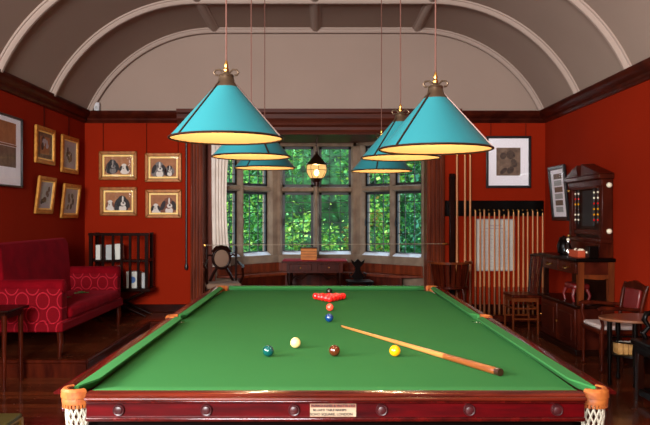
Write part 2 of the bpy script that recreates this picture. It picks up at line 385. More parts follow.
# fitted seat round the bay
seat = thing('window_seat', 'fitted wooden window seat running round the stone bay', 'window seat', (0, 10.8, DZ))
def bay_strip(d0, d1, z0, z1):
    m = MB(); m.T = Matrix.Translation((0, -10.8, -DZ)); m.prism(bayoff(d0)+bayoff(d1)[::-1], z0, z1); return m
bay_strip(.02, .40, .60, .64).build('seat', 'oak_red', seat, bevel=.008)
m = bay_strip(.03, .06, .64, .775); m.build('back_panel', 'oak_red', seat, bevel=.004)
m = bay_strip(.34, .37, DZ+.002, .60); m.build('front_panel', 'mid_wood', seat)
# barrier rod across the bay mouth
rt = thing('barrier_rod', 'thin pale rod strung straight across the mouth of the bay', 'rod', (0, YB-.13, 1.12))
MB().rod((-1.62, 0, -.01), (1.74, 0, .01), .0045).build('rod', 'ivory_plate', rt)
MB().lathe([(.0, 0), (.012, .01), (.014, .05), (.008, .07), (0, .075)], (1.70, 0, .01), rot=Matrix.Rotation(pi/2, 3, 'Y')).build('end_cap', 'brass', rt)
MB().rod((-1.62, -.02, -.01), (-1.62, .03, -.01), .012).build('bracket', 'brass', rt); MB().rod((1.70, -.01, .01), (1.70, .03, .01), .008).build('bracket', 'brass', rt)
# curtain in the bay
def curtain(name, label, x0, x1, y0, y1, z0, z1, waves, amp, m_):
    t = MB(); n = 60; fr = []; 
    d = Vector((x1-x0, y1-y0, 0)); ln = d.length; d.normalize(); nn = Vector((-d.y, d.x, 0))
    for thick in (0, .006):
        rows = []
        for zi in range(9):
            z = z0+(z1-z0)*zi/8; row = []
            for i in range(n+1):
                s_ = i/n; pinch = 1-.22*sin(pi*min(1, zi/8))
                p = Vector((x0, y0, 0))+d*ln*s_*pinch+nn*(amp*sin(s_*waves*2*pi+zi*.25)+thick)
                row.append(t.v((p.x, p.y, z)))
            rows.append(row)
        fr.append(rows)
        for A, B in zip(rows, rows[1:]):
            for i in range(n): t._f([A[i], A[i+1], B[i+1], B[i]])
    return tag(t.build(name, m_, ang=80), label, 'curtain')
curtain('curtain', 'long cream curtain gathered at the left end of the bay', -1.56, -1.34, 9.99, 10.24, .78, 2.62, 5, .022, 'curtain_cloth')
# bell pull by left pilaster
b = thing('bell_pull', 'thin black bell pull hanging on the red wall beside the pilaster', 'bell pull', (-1.90, YB-.02, .75))
MB().rod((0, 0, .1), (0, 0, 1.85), .014).build('cord', 'black_frame', b); MB().lathe([(0, 0), (.022, .01), (.03, .05), (.016, .10), (.012, .12)], n=14).build('tassel', 'black_frame', b)
MB().box((0, .01, 1.86), (.05, .02, .06)).build('bracket', 'brass', b)
# lantern in the bay
ln = thing('hanging_lantern', 'lit globe lantern with dark conical cap and wire cage hanging in the bay', 'lantern', (-.065, 10.3, 2.19))
MB().lathe([(.16, .085), (.15, .10), (.05, .215), (.03, .235), (.02, .25), (.02, .29)], n=28).build('cap', 'bronze_edge', ln)
MB().rod((0, 0, .28), (0, 0, .5), .008).build('hanging_rod', 'bronze_edge', ln)
MB().lathe([(.085, -.115), (.12, -.07), (.142, -.02), (.145, .03), (.135, .085)], n=28, cap=False).build('globe', 'lantern_glass', ln)
m = MB()
for k in range(8):
    a = pi*k/4+.2; m.tube([(r*cos(a), r*sin(a), z) for r, z in ((.09, -.12), (.126, -.07), (.148, -.02), (.151, .03), (.142, .088))], .004, 6)
for r, z in ((.151, .01), (.095, -.115)): m.tube([(r*cos(2*pi*k/24), r*sin(2*pi*k/24), z) for k in range(24)], .004, 6, closed=True)
m.build('cage', 'bronze_edge', ln)
MB().lathe([(.0, -.24), (.05, -.235), (.055, -.17), (.075, -.15), (.09, -.118), (.02, -.115)], n=20).build('base', 'bronze_edge', ln)
MB().ball((0, 0, -.03), .036, (1, 1, 1.25)).build('bulb', 'lantern_bulb', ln)
d = bpy.data.lights.new('lantern_light', 'POINT'); d.energy = 14; d.color = (1, .72, .4); d.shadow_soft_size = .05; o = bpy.data.objects.new('lantern_light', d); COL.objects.link(o); o.parent = ln; o.location = (0, 0, .03)

# ------------------------------------------------------------------ garden
gr = MB().bb((-30, 11.6, -1.0), (30, 60, -.8)).build('ground', 'lawn'); struct(gr)
def tree(name, label, x, y, rx, rz, zc, mats, n, trunk=True, ls=.13):
    t = thing(name, label, 'tree' if trunk else 'bush', (x, y, -.8), group='trees and bushes beyond the bay')
    m = MB(); zc += .8
    m.tube([(0, 0, 0), (.05, 0, zc*.45), (0, .05, zc*.8)], [.16*rx/1.5, .12*rx/1.5, .05], 8)
    for k in range(5):
        a = k*1.3; m.tube([(0, 0, zc*.45), (rx*.35*cos(a), rx*.35*sin(a), zc*.8), (rx*.6*cos(a), rx*.6*sin(a), zc)], [.06, .04, .015], 6)
    m.build('trunk', 'bark', t)
    c = MB(); cl = [(random.uniform(-1, 1), random.uniform(-1, 1), random.uniform(-1, 1)) for _ in range(70)]
    cl = [Vector(v).normalized()*random.uniform(.6, 1.0) for v in cl]
    for i in range(n):
        q = random.choice(cl); p = q+Vector((random.gauss(0, .16), random.gauss(0, .16), random.gauss(0, .16)))
        p = Vector((p.x*rx, p.y*rx, zc+p.z*rz))
        if p.z < .03: continue
        h = hash((round(q.x*99), round(q.z*99))) % 10
        c.m = (0 if h < 4 else 1 if h < 8 else 2) if random.random() < .35 else random.choice((0, 0, 1, 1, 2))
        a = Vector((random.gauss(0, 1), random.gauss(0, 1), random.gauss(0, .6))).normalized(); b_ = a.cross(Vector((random.random(), random.random(), 1))).normalized()
        s = ls*random.uniform(.6, 1.3)
        c._f([c.v(p-a*s), c.v(p-b_*s*.5), c.v(p+a*s), c.v(p+b_*s*.5)])
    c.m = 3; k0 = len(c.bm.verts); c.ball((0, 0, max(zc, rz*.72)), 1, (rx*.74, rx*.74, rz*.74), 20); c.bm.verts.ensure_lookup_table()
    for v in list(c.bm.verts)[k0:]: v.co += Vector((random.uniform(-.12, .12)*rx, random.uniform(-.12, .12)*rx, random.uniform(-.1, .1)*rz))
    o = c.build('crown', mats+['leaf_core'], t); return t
tree('garden_tree', 'broad bright green tree outside the middle bay window', .1, 19.0, 2.3, 2.6, 2.0, ['leaf_mid', 'leaf_dark', 'leaf_lime'], 15000, True, .085)
tree('garden_bush', 'bluish green bush outside the right hand bay lights', 2.6, 15.6, .8, 1.5, .9, ['leaf_teal', 'leaf_dark', 'leaf_mid'], 6500, False, .058)
tree('garden_bush', 'yellow green bush low outside the right hand bay lights', 1.05, 15.5, .52, 1.05, .6, ['leaf_lime', 'leaf_mid', 'leaf_rust'], 5500, False, .058)
tree('garden_bush', 'yellow green bush outside the left hand bay lights', -2.25, 14.9, .8, 1.5, .85, ['leaf_mid', 'leaf_lime', 'leaf_dark'], 6500, False, .058)
tree('garden_bush', 'mid green bush outside the foot of the middle bay window', -.35, 14.2, .72, 1.0, .4, ['leaf_mid', 'leaf_lime', 'leaf_dark'], 5500, False, .055)
tree('garden_tree', 'tall dark tree outside the left side of the bay', -6.1, 18.9, 2.2, 2.9, 2.3, ['leaf_dark', 'leaf_teal', 'leaf_mid'], 9000, True, .10)
tree('garden_tree', 'tall bluish green tree outside the right side of the bay', 5.5, 19.6, 2.2, 2.3, 1.6, ['leaf_teal', 'leaf_dark', 'leaf_mid'], 9000, True, .10)
tree('garden_tree', 'mid green tree seen through the left hand bay lights', -3.1, 24.2, 2.0, 3.2, 2.6, ['leaf_dark', 'leaf_mid', 'leaf_lime'], 10000, True, .10)
tree('garden_tree', 'teal green tree seen through the right hand bay lights', 3.2, 24.2, 2.0, 2.7, 2.2, ['leaf_teal', 'leaf_dark', 'leaf_mid'], 10000, True, .10)
tree('garden_tree', 'far tree with pale crown high behind the middle bay window', 0, 32, 4.4, 4.4, 3.8, ['leaf_mid', 'leaf_lime', 'leaf_dark'], 12000, True, .18)

# ------------------------------------------------------------------ snooker table
AX = .05; BED = .86; RT = .897; Y0, Y1 = 2.5, 6.07; YM = (Y0+Y1)/2; NX = .889; CO = .94; RO = 1.008
tb = thing('snooker_table', 'full size mahogany snooker table covered in bright green baize', 'snooker table', (AX, YM, 0))
T0 = Matrix.Translation((0, -YM, 0))
def tm(): q = MB(); q.T = T0; return q
# bed with pocket cut-outs
poly = []
pr_ = .052
def arc(cx, cy, a0, a1, n=8): return [(cx+pr_*cos(R(a0+(a1-a0)*i/n)), cy+pr_*sin(R(a0+(a1-a0)*i/n))) for i in range(n+1)]
E = .905
poly += arc(-E, Y0-.016, 90, 0); poly += arc(E, Y0-.016, 180, 90); poly += arc(E+.03, YM, 270, 90); poly += arc(E, Y1+.016, 270, 180); poly += arc(-E, Y1+.016, 360, 270); poly += arc(-E-.03, YM, 90, -90)
m = tm(); m.prism(poly, .815, BED); m.build('bed', 'baize', tb)
def cushion_side(sx, ya, yb, ca, cb):
    # plan: outer edge straight, ends swept to the nose
    def pl_(ins):
        nx = NX+ins
        a = [(CO, ya-ca*.35), (CO-.012, ya-ca*.2), (nx+.014, ya+ca*.55), (nx+.003, ya+ca*.85), (nx, ya+ca*1.2)]
        b = [(nx, yb-cb*1.2), (nx+.003, yb-cb*.85), (nx+.014, yb-cb*.55), (CO-.012, yb+cb*.2), (CO, yb+cb*.35)]
        p = [(sx*x, y) for x, y in a+b]; return p if sx > 0 else p
    q = tm(); q.prism(pl_(0), RT-.007, RT); q.prism(pl_(.0), BED-.001, RT-.007, bottom=pl_(.030)); q.build('cushion', 'baize_cushion', tb, ang=20)
for sx in (-1, 1):
    cushion_side(sx, Y0+.035, YM-.06, .10, .05); cushion_side(sx, YM+.06, Y1-.035, .05, .10)
def cushion_end(yn, sgn):
    def pl_(ins):
        n_ = yn+sgn*ins; o_ = yn+sgn*.051
        h = [(.865, o_), (.85, o_-sgn*.01), (.815, n_+sgn*.012), (.79, n_+sgn*.002), (.76, n_)]
        return [(x, y) for x, y in h]+[(-x, y) for x, y in h[::-1]]
    q = tm(); q.prism(pl_(0), BED+.022, RT); q.prism(pl_(0), BED-.001, BED+.022, bottom=pl_(.022)); q.build('cushion', 'baize_cushion', tb, bevel=.004)
cushion_end(Y0, -1); cushion_end(Y1, 1)
# rails
RP = [(0, .874), (0, RT-.001), (.035, RT), (.044, RT-.003), (.048, RT-.008), (.047, RT-.0105), (.055, RT-.011), (.062, RT-.0135), (.064, RT-.0180), (.062, RT-.0225), (.056, .874)]
RPS = [(a*(RO-CO)/.064, b) for a, b in RP]
for sx in (-1, 1):
    for a, b in ((Y0-.02, YM-.085), (YM+.085, Y1+.02)):
        q = tm(); q.sweep([((sx*CO, a, 0), (sx, 0, 0), (0, 0, 1)), ((sx*CO, b, 0), (sx, 0, 0), (0, 0, 1))], RPS); q.build('rail', 'rail_wood', tb)
for y, s_ in ((Y0-.051, -1), (Y1+.051, 1)):
    q = tm(); q.sweep([((-.866, y, 0), (0, s_, 0), (0, 0, 1)), ((.866, y, 0), (0, s_, 0), (0, 0, 1))], RP); q.build('rail', 'rail_front', tb)
# frame: panels and mouldings
def ring_box(z0, z1, d, name, m_, bev=0):
    q = tm(); hx = RO-.025+d; hy0 = Y0-.051-.04-d; hy1 = Y1+.051+.04+d
    q.bb((-.866, hy0, z0), (.866, hy0+.03, z1)); q.bb((-.866, hy1-.03, z0), (.866, hy1, z1))
    q.bb((-hx, Y0+.02, z0), (-hx+.03, Y1-.02, z1)); q.bb((hx-.03, Y0+.02, z0), (hx, Y1-.02, z1))
    return q.build(name, m_, tb, bevel=bev)
ring_box(.808, .865, 0, 'frame_panel', 'panel_wood'); ring_box(.862, .874, .012, 'upper_moulding', 'rail_wood', .004); ring_box(.799, .814, .012, 'lower_moulding', 'rail_wood', .005)
q = tm(); q.bb((-.84, Y0-.05, .70), (.84, Y1+.05, .804)); q.bb((-.93, Y0+.1, .70), (.93, Y1-.1, .804)); q.build('under_frame', 'black_wood', tb)
yf = Y0-.051-.04
for k in range(6):
    q = tm(); q.lathe([(.0, 0), (.021, .0), (.021, .006), (.0185, .010), (.015, .009), (.013, .014), (.007, .016), (0, .016)], (-.752+k*.3042, yf, .8385), n=20, rot=Matrix.Rotation(pi/2, 3, 'X')); q.build('knob', 'knob_wood', tb)
q = tm(); q.bb((-.008-.022-.058, yf-.004, .8155), (-.008-.022+.102, yf, .8595)); plate = q.build('name_plate', 'ivory_plate', tb)
q = tm(); q.bb((-.086, yf-.0052, .8475), (.07, yf-.0035, .8585)); q.build('red_band', 'red_band', plate)
def text(s_, size, x, y, z, m_, parent):
    c = bpy.data.curves.new('lettering', 'FONT'); c.body = s_; c.size = size; c.extrude = .0004; c.offset = .0004; c.align_x = 'CENTER'; c.align_y = 'CENTER'; c.materials.append(M[m_])
    o_ = bpy.data.objects.new('lettering', c); me = bpy.data.meshes.new_from_object(o_); bpy.data.objects.remove(o_); o = bpy.data.objects.new('lettering', me); COL.objects.link(o); o.parent = parent; o.location = (x, y-YM, z); o.rotation_euler = (pi/2, 0, 0); return o
text('BURROUGHES & WATTS LTD', .0115, -.008, yf-.0056, .853, 'engraving', plate)
text('BILLIARD TABLE MAKERS', .0105, -.020, yf-.0044, .838, 'engraving', plate)
text('SOHO SQUARE, LONDON', .0125, -.014, yf-.0044, .8235, 'engraving', plate)
# pockets
def pocket(x, y, ang, mid=False):
    q = tm(); r0 = .040 if not mid else .05
    a0, a1 = (ang-98, ang+98) if not mid else (ang-90, ang+90)
    path = []
    for i in range(15):
        a = R(a0+(a1-a0)*i/14); path.append(((x+r0*cos(a), y+r0*sin(a), 0), (cos(a), sin(a), 0), (0, 0, 1)))
    q.sweep(path, [(-.010, RT-.028), (-.012, RT-.006), (-.004, RT+.002), (.008, RT+.002), (.016, RT-.006), (.017, RT-.03), (.010, RT-.032)])
    if not mid:
        q.sweep(path, [(-.006, .842), (-.006, RT-.03), (.010, RT-.03), (.014, RT-.04), (.013, RT-.052), (.006, .842)])
        for i in range(0, 14):
            a = R(a0+(a1-a0)*(i+.5)/14); q.box((x+(r0+.006)*cos(a), y+(r0+.006)*sin(a), .840), (.012, .008, .016), Matrix.Rotation(a, 3, 'Z'))
    p = q.build('pocket', 'leather_tan', tb)
    n_ = tm(); K = 12
    prof = [(r0-.002, .852), (r0*.98, .80), (r0*.85, .75), (r0*.62, .70), (r0*.3, .685)]
    def pt(t_, th):
        f = t_*(len(prof)-1); i = min(int(f), len(prof)-2); f -= i; r = prof[i][0]*(1-f)+prof[i+1][0]*f; z = prof[i][1]*(1-f)+prof[i+1][1]*f
        return (x+r*cos(th), y+r*sin(th), z)
    for k in range(K):
        for sg in (-1, 1): n_.tube([pt(i/12, 2*pi*k/K+sg*i/12*2.2) for i in range(13)], .0034, 5)
    n_.build('net', 'net_cord', p)
for sx in (-1, 1):
    pocket(sx*.924, Y0-.012, 225 if sx < 0 else 315); pocket(sx*.920, Y1+.014, 135 if sx < 0 else 45); pocket(sx*.945, YM, 180 if sx < 0 else 0, True)
# legs
for sx in (-1, 1):
    for k in range(4):
        q = tm(); y = Y0+.28+k*(Y1-Y0-.56)/3
        q.box((sx*.72, y, .66), (.17, .17, .12)); q.lathe([(.05, 0), (.06, .02), (.05, .06), (.045, .08), (.075, .12), (.055, .16), (.07, .25), (.095, .4), (.10, .48), (.07, .55), (.06, .57), (.085, .6), (.085, .62)], (sx*.72, y, 0), n=20)
        q.build('leg', 'mid_wood', tb)

# balls
BR = .02625
def ball(name, x, y, m_, label, group='snooker balls on the green cloth'):
    q = MB(); q.ball((0, 0, 0), BR, n=28); o = q.build(name, m_); o.location = (x, y, BED+BR+.0004); return tag(o, label, 'ball', group)
def gx(px, py): Z = (EYE-BED-BR)*693/(py-216.5); return (px-321)*Z/693, Z
for nm, px, py, m_, lb in (('green_ball', 268.3, 351, 'ball_green', 'dark green ball on the baulk line, left of the cream ball'), ('cue_ball', 295.5, 342.8, 'ball_white', 'cream white cue ball between the green and the brown'),
        ('brown_ball', 334.5, 350.7, 'ball_brown', 'brown ball on the baulk line at the table centre'), ('yellow_ball', 395, 350.8, 'ball_yellow', 'yellow ball on the baulk line below the wooden cue'),
        ('blue_ball', 329.2, 317.8, 'ball_blue', 'dark blue ball on the centre spot of the table'), ('pink_ball', 329.8, 307.3, 'ball_salmon', 'salmon pink ball between the blue and the red triangle'),
        ('black_ball', 329.2, 291.3, 'ball_black', 'black ball behind the triangle of reds')):
    x, y = gx(px, py); ball(nm, x, y, m_, lb)
x0, y0 = gx(329.6, 299); rowname = ['front point', 'second row', 'third row', 'fourth row', 'back row']
pos = [[''], ['left', 'right'], ['left end', 'middle', 'right end'], ['left end', 'inner left', 'inner right', 'right end'], ['left end', 'inner left', 'middle', 'inner right', 'right end']]
for r_ in range(5):
    for k in range(r_+1):
        lb = 'red ball at the front point of the triangle' if r_ == 0 else 'red ball in the %s of the triangle, %s' % (rowname[r_], pos[r_][k])
        ball('red_ball', x0+(k-r_/2)*.0527, y0+r_*.0457, 'ball_red', lb, 'triangle of red balls')
# cue on the table
def cue_parts(root, L, rb, rt_, shaft='cue_ash'):
    q = MB(); q.lathe([(rt_, L*.994), (rt_, L-.002), (rt_*.6, L)], n=12); q.build('tip', 'slate', root)
    q = MB(); q.lathe([(rt_, L*.985), (rt_, L*.994)], n=12); q.build('ferrule', 'brass', root)
    q = MB(); q.lathe([(rb*.86, L*.27), (rb*.7, L*.5), (rt_*1.05, L*.985)], n=12); q.build('shaft', shaft, root)
    q = MB(); q.lathe([(rb*.8, 0), (rb, .006), (rb, L*.05), (rb*.86, L*.27)], n=12); q.build('butt', 'cue_butt', root)
A = Vector((.118, 4.06, BED+.008)); B = Vector((.728, 2.82, BED+.0165))
cue = thing('table_cue', 'wooden snooker cue lying diagonally across the green cloth', 'cue', B)
Lc = (A-B).length; cue.rotation_euler = (A-B).to_track_quat('Z', 'Y').to_euler()
cue_parts(cue, Lc, .0155, .0058)
q = MB(); q.lathe([(.0158, -.004), (.0160, .0), (.0160, .02), (.0158, .022)], n=14); q.build('end_cap', 'cue_dark', cue)

# ------------------------------------------------------------------ pendant lamps
def make_lamp(label, loc, rz):
    t = thing('pendant_lamp', label, 'lamp', loc, rz, 'teal lamps over the snooker table')
    r0, r1, h = .238, .036, .232
    MB().lathe([(r0, 0), (r1, h)], n=64, cap=False).build('shade', 'teal_shade', t)
    MB().lathe([(r0-.003, .001), (r1-.001, h-.003), (.004, h-.004)], n=64, cap=False).build('shade_lining', 'cream_lining', t)
    q = MB(); q.tube([(r0*cos(2*pi*k/64), r0*sin(2*pi*k/64), 0) for k in range(64)], .0048, 8, closed=True); q.build('rim', 'bronze_edge', t)
    for k in range(3):
        a = -pi/2-R(44)+k*2*pi/3; q = MB(); q.box(((r0+r1)/2*cos(a)+.001*cos(a), (r0+r1)/2*sin(a)+.001*sin(a), h/2+.001), (.005, .0085, math.hypot(r0-r1, h)), Matrix.Rotation(a, 3, 'Z') @ Matrix.Rotation(-math.atan2(r0-r1, h), 3, 'Y')); q.build('seam', 'bronze_edge', t)
    MB().lathe([(.052, h-.022), (.050, h-.012), (.036, h+.004), (.031, h+.026), (.033, h+.030), (.030, h+.036), (.014, h+.042), (.011, h+.05)], n=28).build('cap', 'old_brass', t)
    q = MB()
    for s_ in (-1, 1): q.tube([(s_*.012, 0, h+.044), (s_*.028, 0, h+.058), (s_*.044, 0, h+.056), (s_*.052, 0, h+.045), (s_*.044, 0, h+.034), (s_*.034, 0, h+.034)], .0042, 8)
    q.build('bow', 'old_brass', t)
    MB().lathe([(.010, h+.045), (.012, h+.058), (.007, h+.066), (.009, h+.076), (.005, h+.09), (.003, h+.096)], n=16).build('finial', 'brass', t)
    MB().rod((0, 0, h+.09), (0, 0, ZTOP-.06-loc[2]), .0032, n=8).build('flex', 'flex_cord', t)
    MB().lathe([(.05, ZTOP-.07-loc[2]), (.055, ZTOP-.05-loc[2]), (.055, ZTOP-.0-loc[2])], n=20).build('ceiling_rose', 'plaster_mould', t)
    MB().lathe([(.008, h-.01), (.016, h-.03), (.016, h-.075), (.012, h-.08)], n=16).build('lamp_holder', 'old_brass', t)
    MB().ball((0, 0, .115), .032, (1, 1, 1.2), n=16).build('bulb', 'bulb_warm', t)
    d = bpy.data.lights.new('lamp_light', 'POINT'); d.energy = LAMP_W; d.color = (1, .81, .56); d.shadow_soft_size = .03
    o = bpy.data.objects.new('lamp_light', d); COL.objects.link(o); o.parent = t; o.location = (0, 0, .045)
    return t
for lb, x, y, h, rz in (('teal cone lamp nearest the camera in the left row', -.399, 2.92, .329, 0), ('teal cone lamp in the middle of the left row', -.425, 4.22, .364, R(75)), ('teal cone lamp nearest the bay in the left row', -.44, 5.42, .379, R(135)),
        ('teal cone lamp nearest the camera in the right row', .486, 2.94, .285, R(-6)), ('teal cone lamp in the middle of the right row', .482, 4.2, .356, R(-2)), ('teal cone lamp nearest the bay in the right row', .474, 5.43, .356, R(30))):
    make_lamp(lb, (x, y, EYE+h), rz)

# ------------------------------------------------------------------ framed pictures
def framed(name, label, cat, w_, h_, fw, fmat, inner, loc, rz, lean=0, group=None, cords=True, dep=.035, frame_prof=None):
    """picture hung with its face looking to local -Y; origin at bottom centre of the back"""
    t = thing(name, label, cat, loc, rz, group); t.rotation_euler = (lean, 0, rz)
    q = MB()
    for s_ in (-1, 1):
        q.prism([(s_*w_/2, 0), (s_*w_/2, h_), (s_*(w_/2-fw), h_-fw), (s_*(w_/2-fw), fw)], -dep, 0, axis='y')
        z = h_/2+s_*h_/2; zi = h_/2+s_*(h_/2-fw); q.prism([(-w_/2, z), (w_/2, z), (w_/2-fw, zi), (-w_/2+fw, zi)], -dep, 0, axis='y')
    q.build('frame', fmat, t, bevel=.008)
    inner(t, w_-2*fw, h_-2*fw, fw)
    q = MB(); q.bb((-w_/2+fw*.8, -.024, fw*.8), (w_/2-fw*.8, -.021, h_-fw*.8)); q.build('glass', 'picture_glass', t)
    q = MB(); q.bb((-w_/2+.01, -.005, .01), (w_/2-.01, -.001, h_-.01)); q.build('backing', 'dark_wood', t)
    return t
def slip(t, w_, h_, z0, d, m_, y=-.02):
    q = MB()
    q.bb((-w_/2, y, z0), (w_/2, y+.006, z0+d)).bb((-w_/2, y, z0+h_-d), (w_/2, y+.006, z0+h_)).bb((-w_/2, y, z0+d), (-w_/2+d, y+.006, z0+h_-d)).bb((w_/2-d, y, z0+d), (w_/2, y+.006, z0+h_-d))
    q.build('slip', m_, t, bevel=.002)
def blob(q, cx, cz, rx, rz, y, m_, a=0, n=18):
    q.m = m_; vs = [(cx+rx*cos(t)*cos(a)-rz*sin(t)*sin(a), cz+rx*cos(t)*sin(a)+rz*sin(t)*cos(a)) for t in [2*pi*k/n for k in range(n)]]
    q.prism(vs, y, y+.0006, axis='y')
def dogs(kind):
    def f(t, w_, h_, fw):
        slip(t, w_, h_, fw, .026, 'gilt_light')
        q = MB(); q.m = 0; q.bb((-w_/2+.02, -.012, fw+.02), (w_/2-.02, -.009, fw+h_-.02)); zc = fw+h_/2
        def head(cx, cz, s, face, ear, muzz, d=1):
            s *= 1.3
            blob(q, cx-.01*s*d, cz-.062*s, .07*s, .045*s, -.0124, face); blob(q, cx+.005*s*d, cz-.07*s, .035*s, .035*s, -.0128, muzz)
            blob(q, cx, cz, .045*s, .052*s, -.0134, face); blob(q, cx-.050*s, cz-.022*s, .020*s, .046*s, -.0140, ear, -.35); blob(q, cx+.050*s, cz-.022*s, .020*s, .046*s, -.0140, ear, .35)
            blob(q, cx+.006*s*d, cz+.018*s, .008*s, .030*s, -.0146, muzz); blob(q, cx+.010*s*d, cz-.025*s, .024*s, .020*s, -.0152, muzz); blob(q, cx+.012*s*d, cz-.018*s, .010*s, .008*s, -.0158, 1)
            blob(q, cx-.016*s, cz+.008*s, .005*s, .005*s, -.0158, 1); blob(q, cx+.028*s, cz+.008*s, .005*s, .005*s, -.0158, 1)
        if kind == 0:
            blob(q, -.085, zc-.01, .075, .07, -.0120, 4); head(-.08, zc+.02, 1.0, 1, 1, 4); head(.085, zc-.02, .72, 2, 1, 2, -1)
        elif kind == 1:
            head(-.06, zc+.01, 1.1, 4, 1, 2); blob(q, .09, zc-.04, .05, .05, -.012, 2); head(.085, zc-.02, .75, 1, 4, 2, 1)
        elif kind == 2:
            head(.05, zc+.005, 1.15, 1, 1, 2); head(-.12, zc-.03, .72, 2, 3, 2, -1)
        else:
            head(.07, zc+.01, 1.2, 3, 1, 2); head(-.11, zc-.045, .72, 2, 1, 2, -1)
        q.build('painting', ['canvas_tan', 'dog_black', 'dog_white', 'dog_brown', 'dog_grey'], t)
    return f
def wx(px): return (px-321)*9.78/693
def wz(py): return EYE-(py-216.5)*9.78/693
for k, (a, b, c, d, lb) in enumerate(((99, 151.2, 137, 180, 'gilt framed painting of a dark spaniel facing a small pale pup, upper left of four'), (145, 153, 181.6, 182, 'gilt framed painting of a grey eared spaniel head and companion, upper right of four'),
        (100, 187, 137, 215.7, 'gilt framed painting of a black and white dog lying down, lower left of four'), (145.4, 189.5, 181.6, 218, 'gilt framed painting of a brown and white spaniel head, lower right of four'))):
    framed('dog_painting', lb, 'painting', (c-a)*9.78/693, (d-b)*9.78/693, .05, 'gilt_dark', dogs(k), ((wx(a)+wx(c))/2, YB-.004, wz(d)), 0, group='four dog paintings')
cq = MB()
for px, py in ((107, 151), (129, 151), (152, 153), (174, 153), (494, 136), (523, 136)):
    pass
def hang_cord(x, y, z0, z1, label):
    q = MB(); q.rod((0, 0, 0), (0, 0, z1-z0), .004, n=6); o = q.build('picture_cord', 'dark_wood'); o.location = (x, y, z0); return tag(o, label, 'cord', 'picture cords')
for px, py, lb in ((103, 151, 'thin dark picture cord above the upper left dog painting'), (146.5, 153, 'thin dark picture cord above the upper right dog painting, left one'), (178, 153, 'thin dark picture cord above the upper right dog painting, right one'),
               (491, 136, 'thin dark picture cord over the left side of the sketch'), (526, 136, 'thin dark picture cord over the right side of the sketch')):
    hang_cord(wx(px), YB-.012, wz(py)+.002, CZ0+.002, lb)
def sketch(t, w_, h_, fw):
    q = MB(); q.m = 0; q.bb((-w_/2, -.012, fw), (w_/2, -.009, fw+h_)); q.m = 1; q.bb((-.17, -.0128, fw+.14), (.17, -.0118, fw+h_-.13)); q.m = 2
    rnd = random.Random(3)
    for k in range(11): blob(q, rnd.uniform(-.08, .08), fw+h_/2+rnd.uniform(-.13, .12), rnd.uniform(.02, .07), rnd.uniform(.02, .06), -.0132-.0003*k, 2 if k % 3 else 1, rnd.random()*3)
    q.build('sketch', ['white_mat', 'sepia', 'sepia_dark'], t)
framed('framed_sketch', 'black framed sketch with wide white mount above the cue rack', 'picture', 45*9.78/693, 52*9.78/693, .035, 'black_frame', sketch, (wx(508.5), YB-.004, wz(188)), 0)
# left wall
def gilt_print(kind):
    def f(t, w_, h_, fw):
        slip(t, w_, h_, fw, .018, 'gilt_light')
        q = MB(); q.m = 0; q.bb((-w_/2, -.012, fw), (w_/2, -.009, fw+h_)); zc = fw+h_/2
        q.m = 1; q.bb((-w_*.3, -.0126, zc-h_*.3), (w_*.3, -.0118, zc+h_*.32))
        rnd = random.Random(kind)
        for k in range(7): blob(q, rnd.uniform(-.09, .09), zc+rnd.uniform(-.08, .08), rnd.uniform(.02, .05), rnd.uniform(.02, .05), -.013-.0003*k, 2 if k % 2 else 3, rnd.random()*3)
        q.build('print', ['sepia', 'canvas_tan', 'sepia_dark', 'grey_mat'] if kind == 0 else ['grey_mat', 'paper_grey', 'sepia', 'sepia_dark'], t)
    return f
LW = XL+.004
for k, (ya, yb, za, zb, lean, lb) in enumerate(((8.04, 8.62, 2.14, 2.58, R(1), 'gilt framed brown landscape on the left wall, upper one nearer the camera'), (8.85, 9.45, 2.08, 2.565, R(1), 'gilt framed pale print on the left wall, upper one nearer the corner'),
        (8.03, 8.54, 1.545, 1.99, R(7), 'gilt framed print leaning out from the left wall, lower one nearer the camera'), (8.83, 9.43, 1.49, 1.94, R(6), 'gilt framed print leaning out from the left wall, lower one nearer the corner'))):
    t = framed('gilt_picture', lb, 'picture', yb-ya, zb-za, .05, 'gilt', gilt_print(k), (LW, (ya+yb)/2, za), R(90), group='gilt pictures on the left wall'); t.rotation_euler = (lean, 0, R(90))
    q = MB(); q.rod((0, 0, 0), (0, 0, (CZ0 if k < 2 else 2.1)-zb+.004), .004, n=6)
    if k < 2: o = q.build('picture_cord', 'dark_wood'); o.location = (XL+.012, (ya+yb)/2, zb-.002); tag(o, 'thin dark picture cord above the %s gilt picture of the left wall' % ('near' if k == 0 else 'far'), 'cord', 'picture cords')
    else: q.bm.free()
def two_prints(t, w_, h_, fw):
    q = MB(); q.m = 0; q.bb((-w_/2, -.012, fw), (w_/2, -.009, fw+h_)); q.m = 1
    q.bb((-.25, -.0126, fw+.19), (.25, -.0118, fw+.41)); q.m = 2; q.bb((-.25, -.0126, fw+.44), (.25, -.0118, fw+.67))
    q.m = 3; q.bb((-.26, -.0132, fw+.415), (.26, -.0120, fw+.435)); q.build('prints', ['white_mat', 'sepia', 'canvas_tan', 'gilt_dark'], t)
framed('framed_prints', 'large black framed pair of prints with pale mount on the left wall', 'picture', .78, .765, .022, 'black_frame', two_prints, (LW, 7.30, 1.825), R(90))
def tall_print(t, w_, h_, fw):
    q = MB(); q.m = 0; q.bb((-w_/2, -.012, fw), (w_/2, -.009, fw+h_)); q.m = 1
    rnd = random.Random(5)
    for k in range(6): q.m = 1+k % 2; z = fw+.06+k*(h_-.1)/6; q.bb((-w_*.3, -.0126, z), (w_*.3*rnd.uniform(.2, 1), -.0118, z+.07))
    q.build('print', ['white_mat', 'paper_grey', 'sepia'], t)
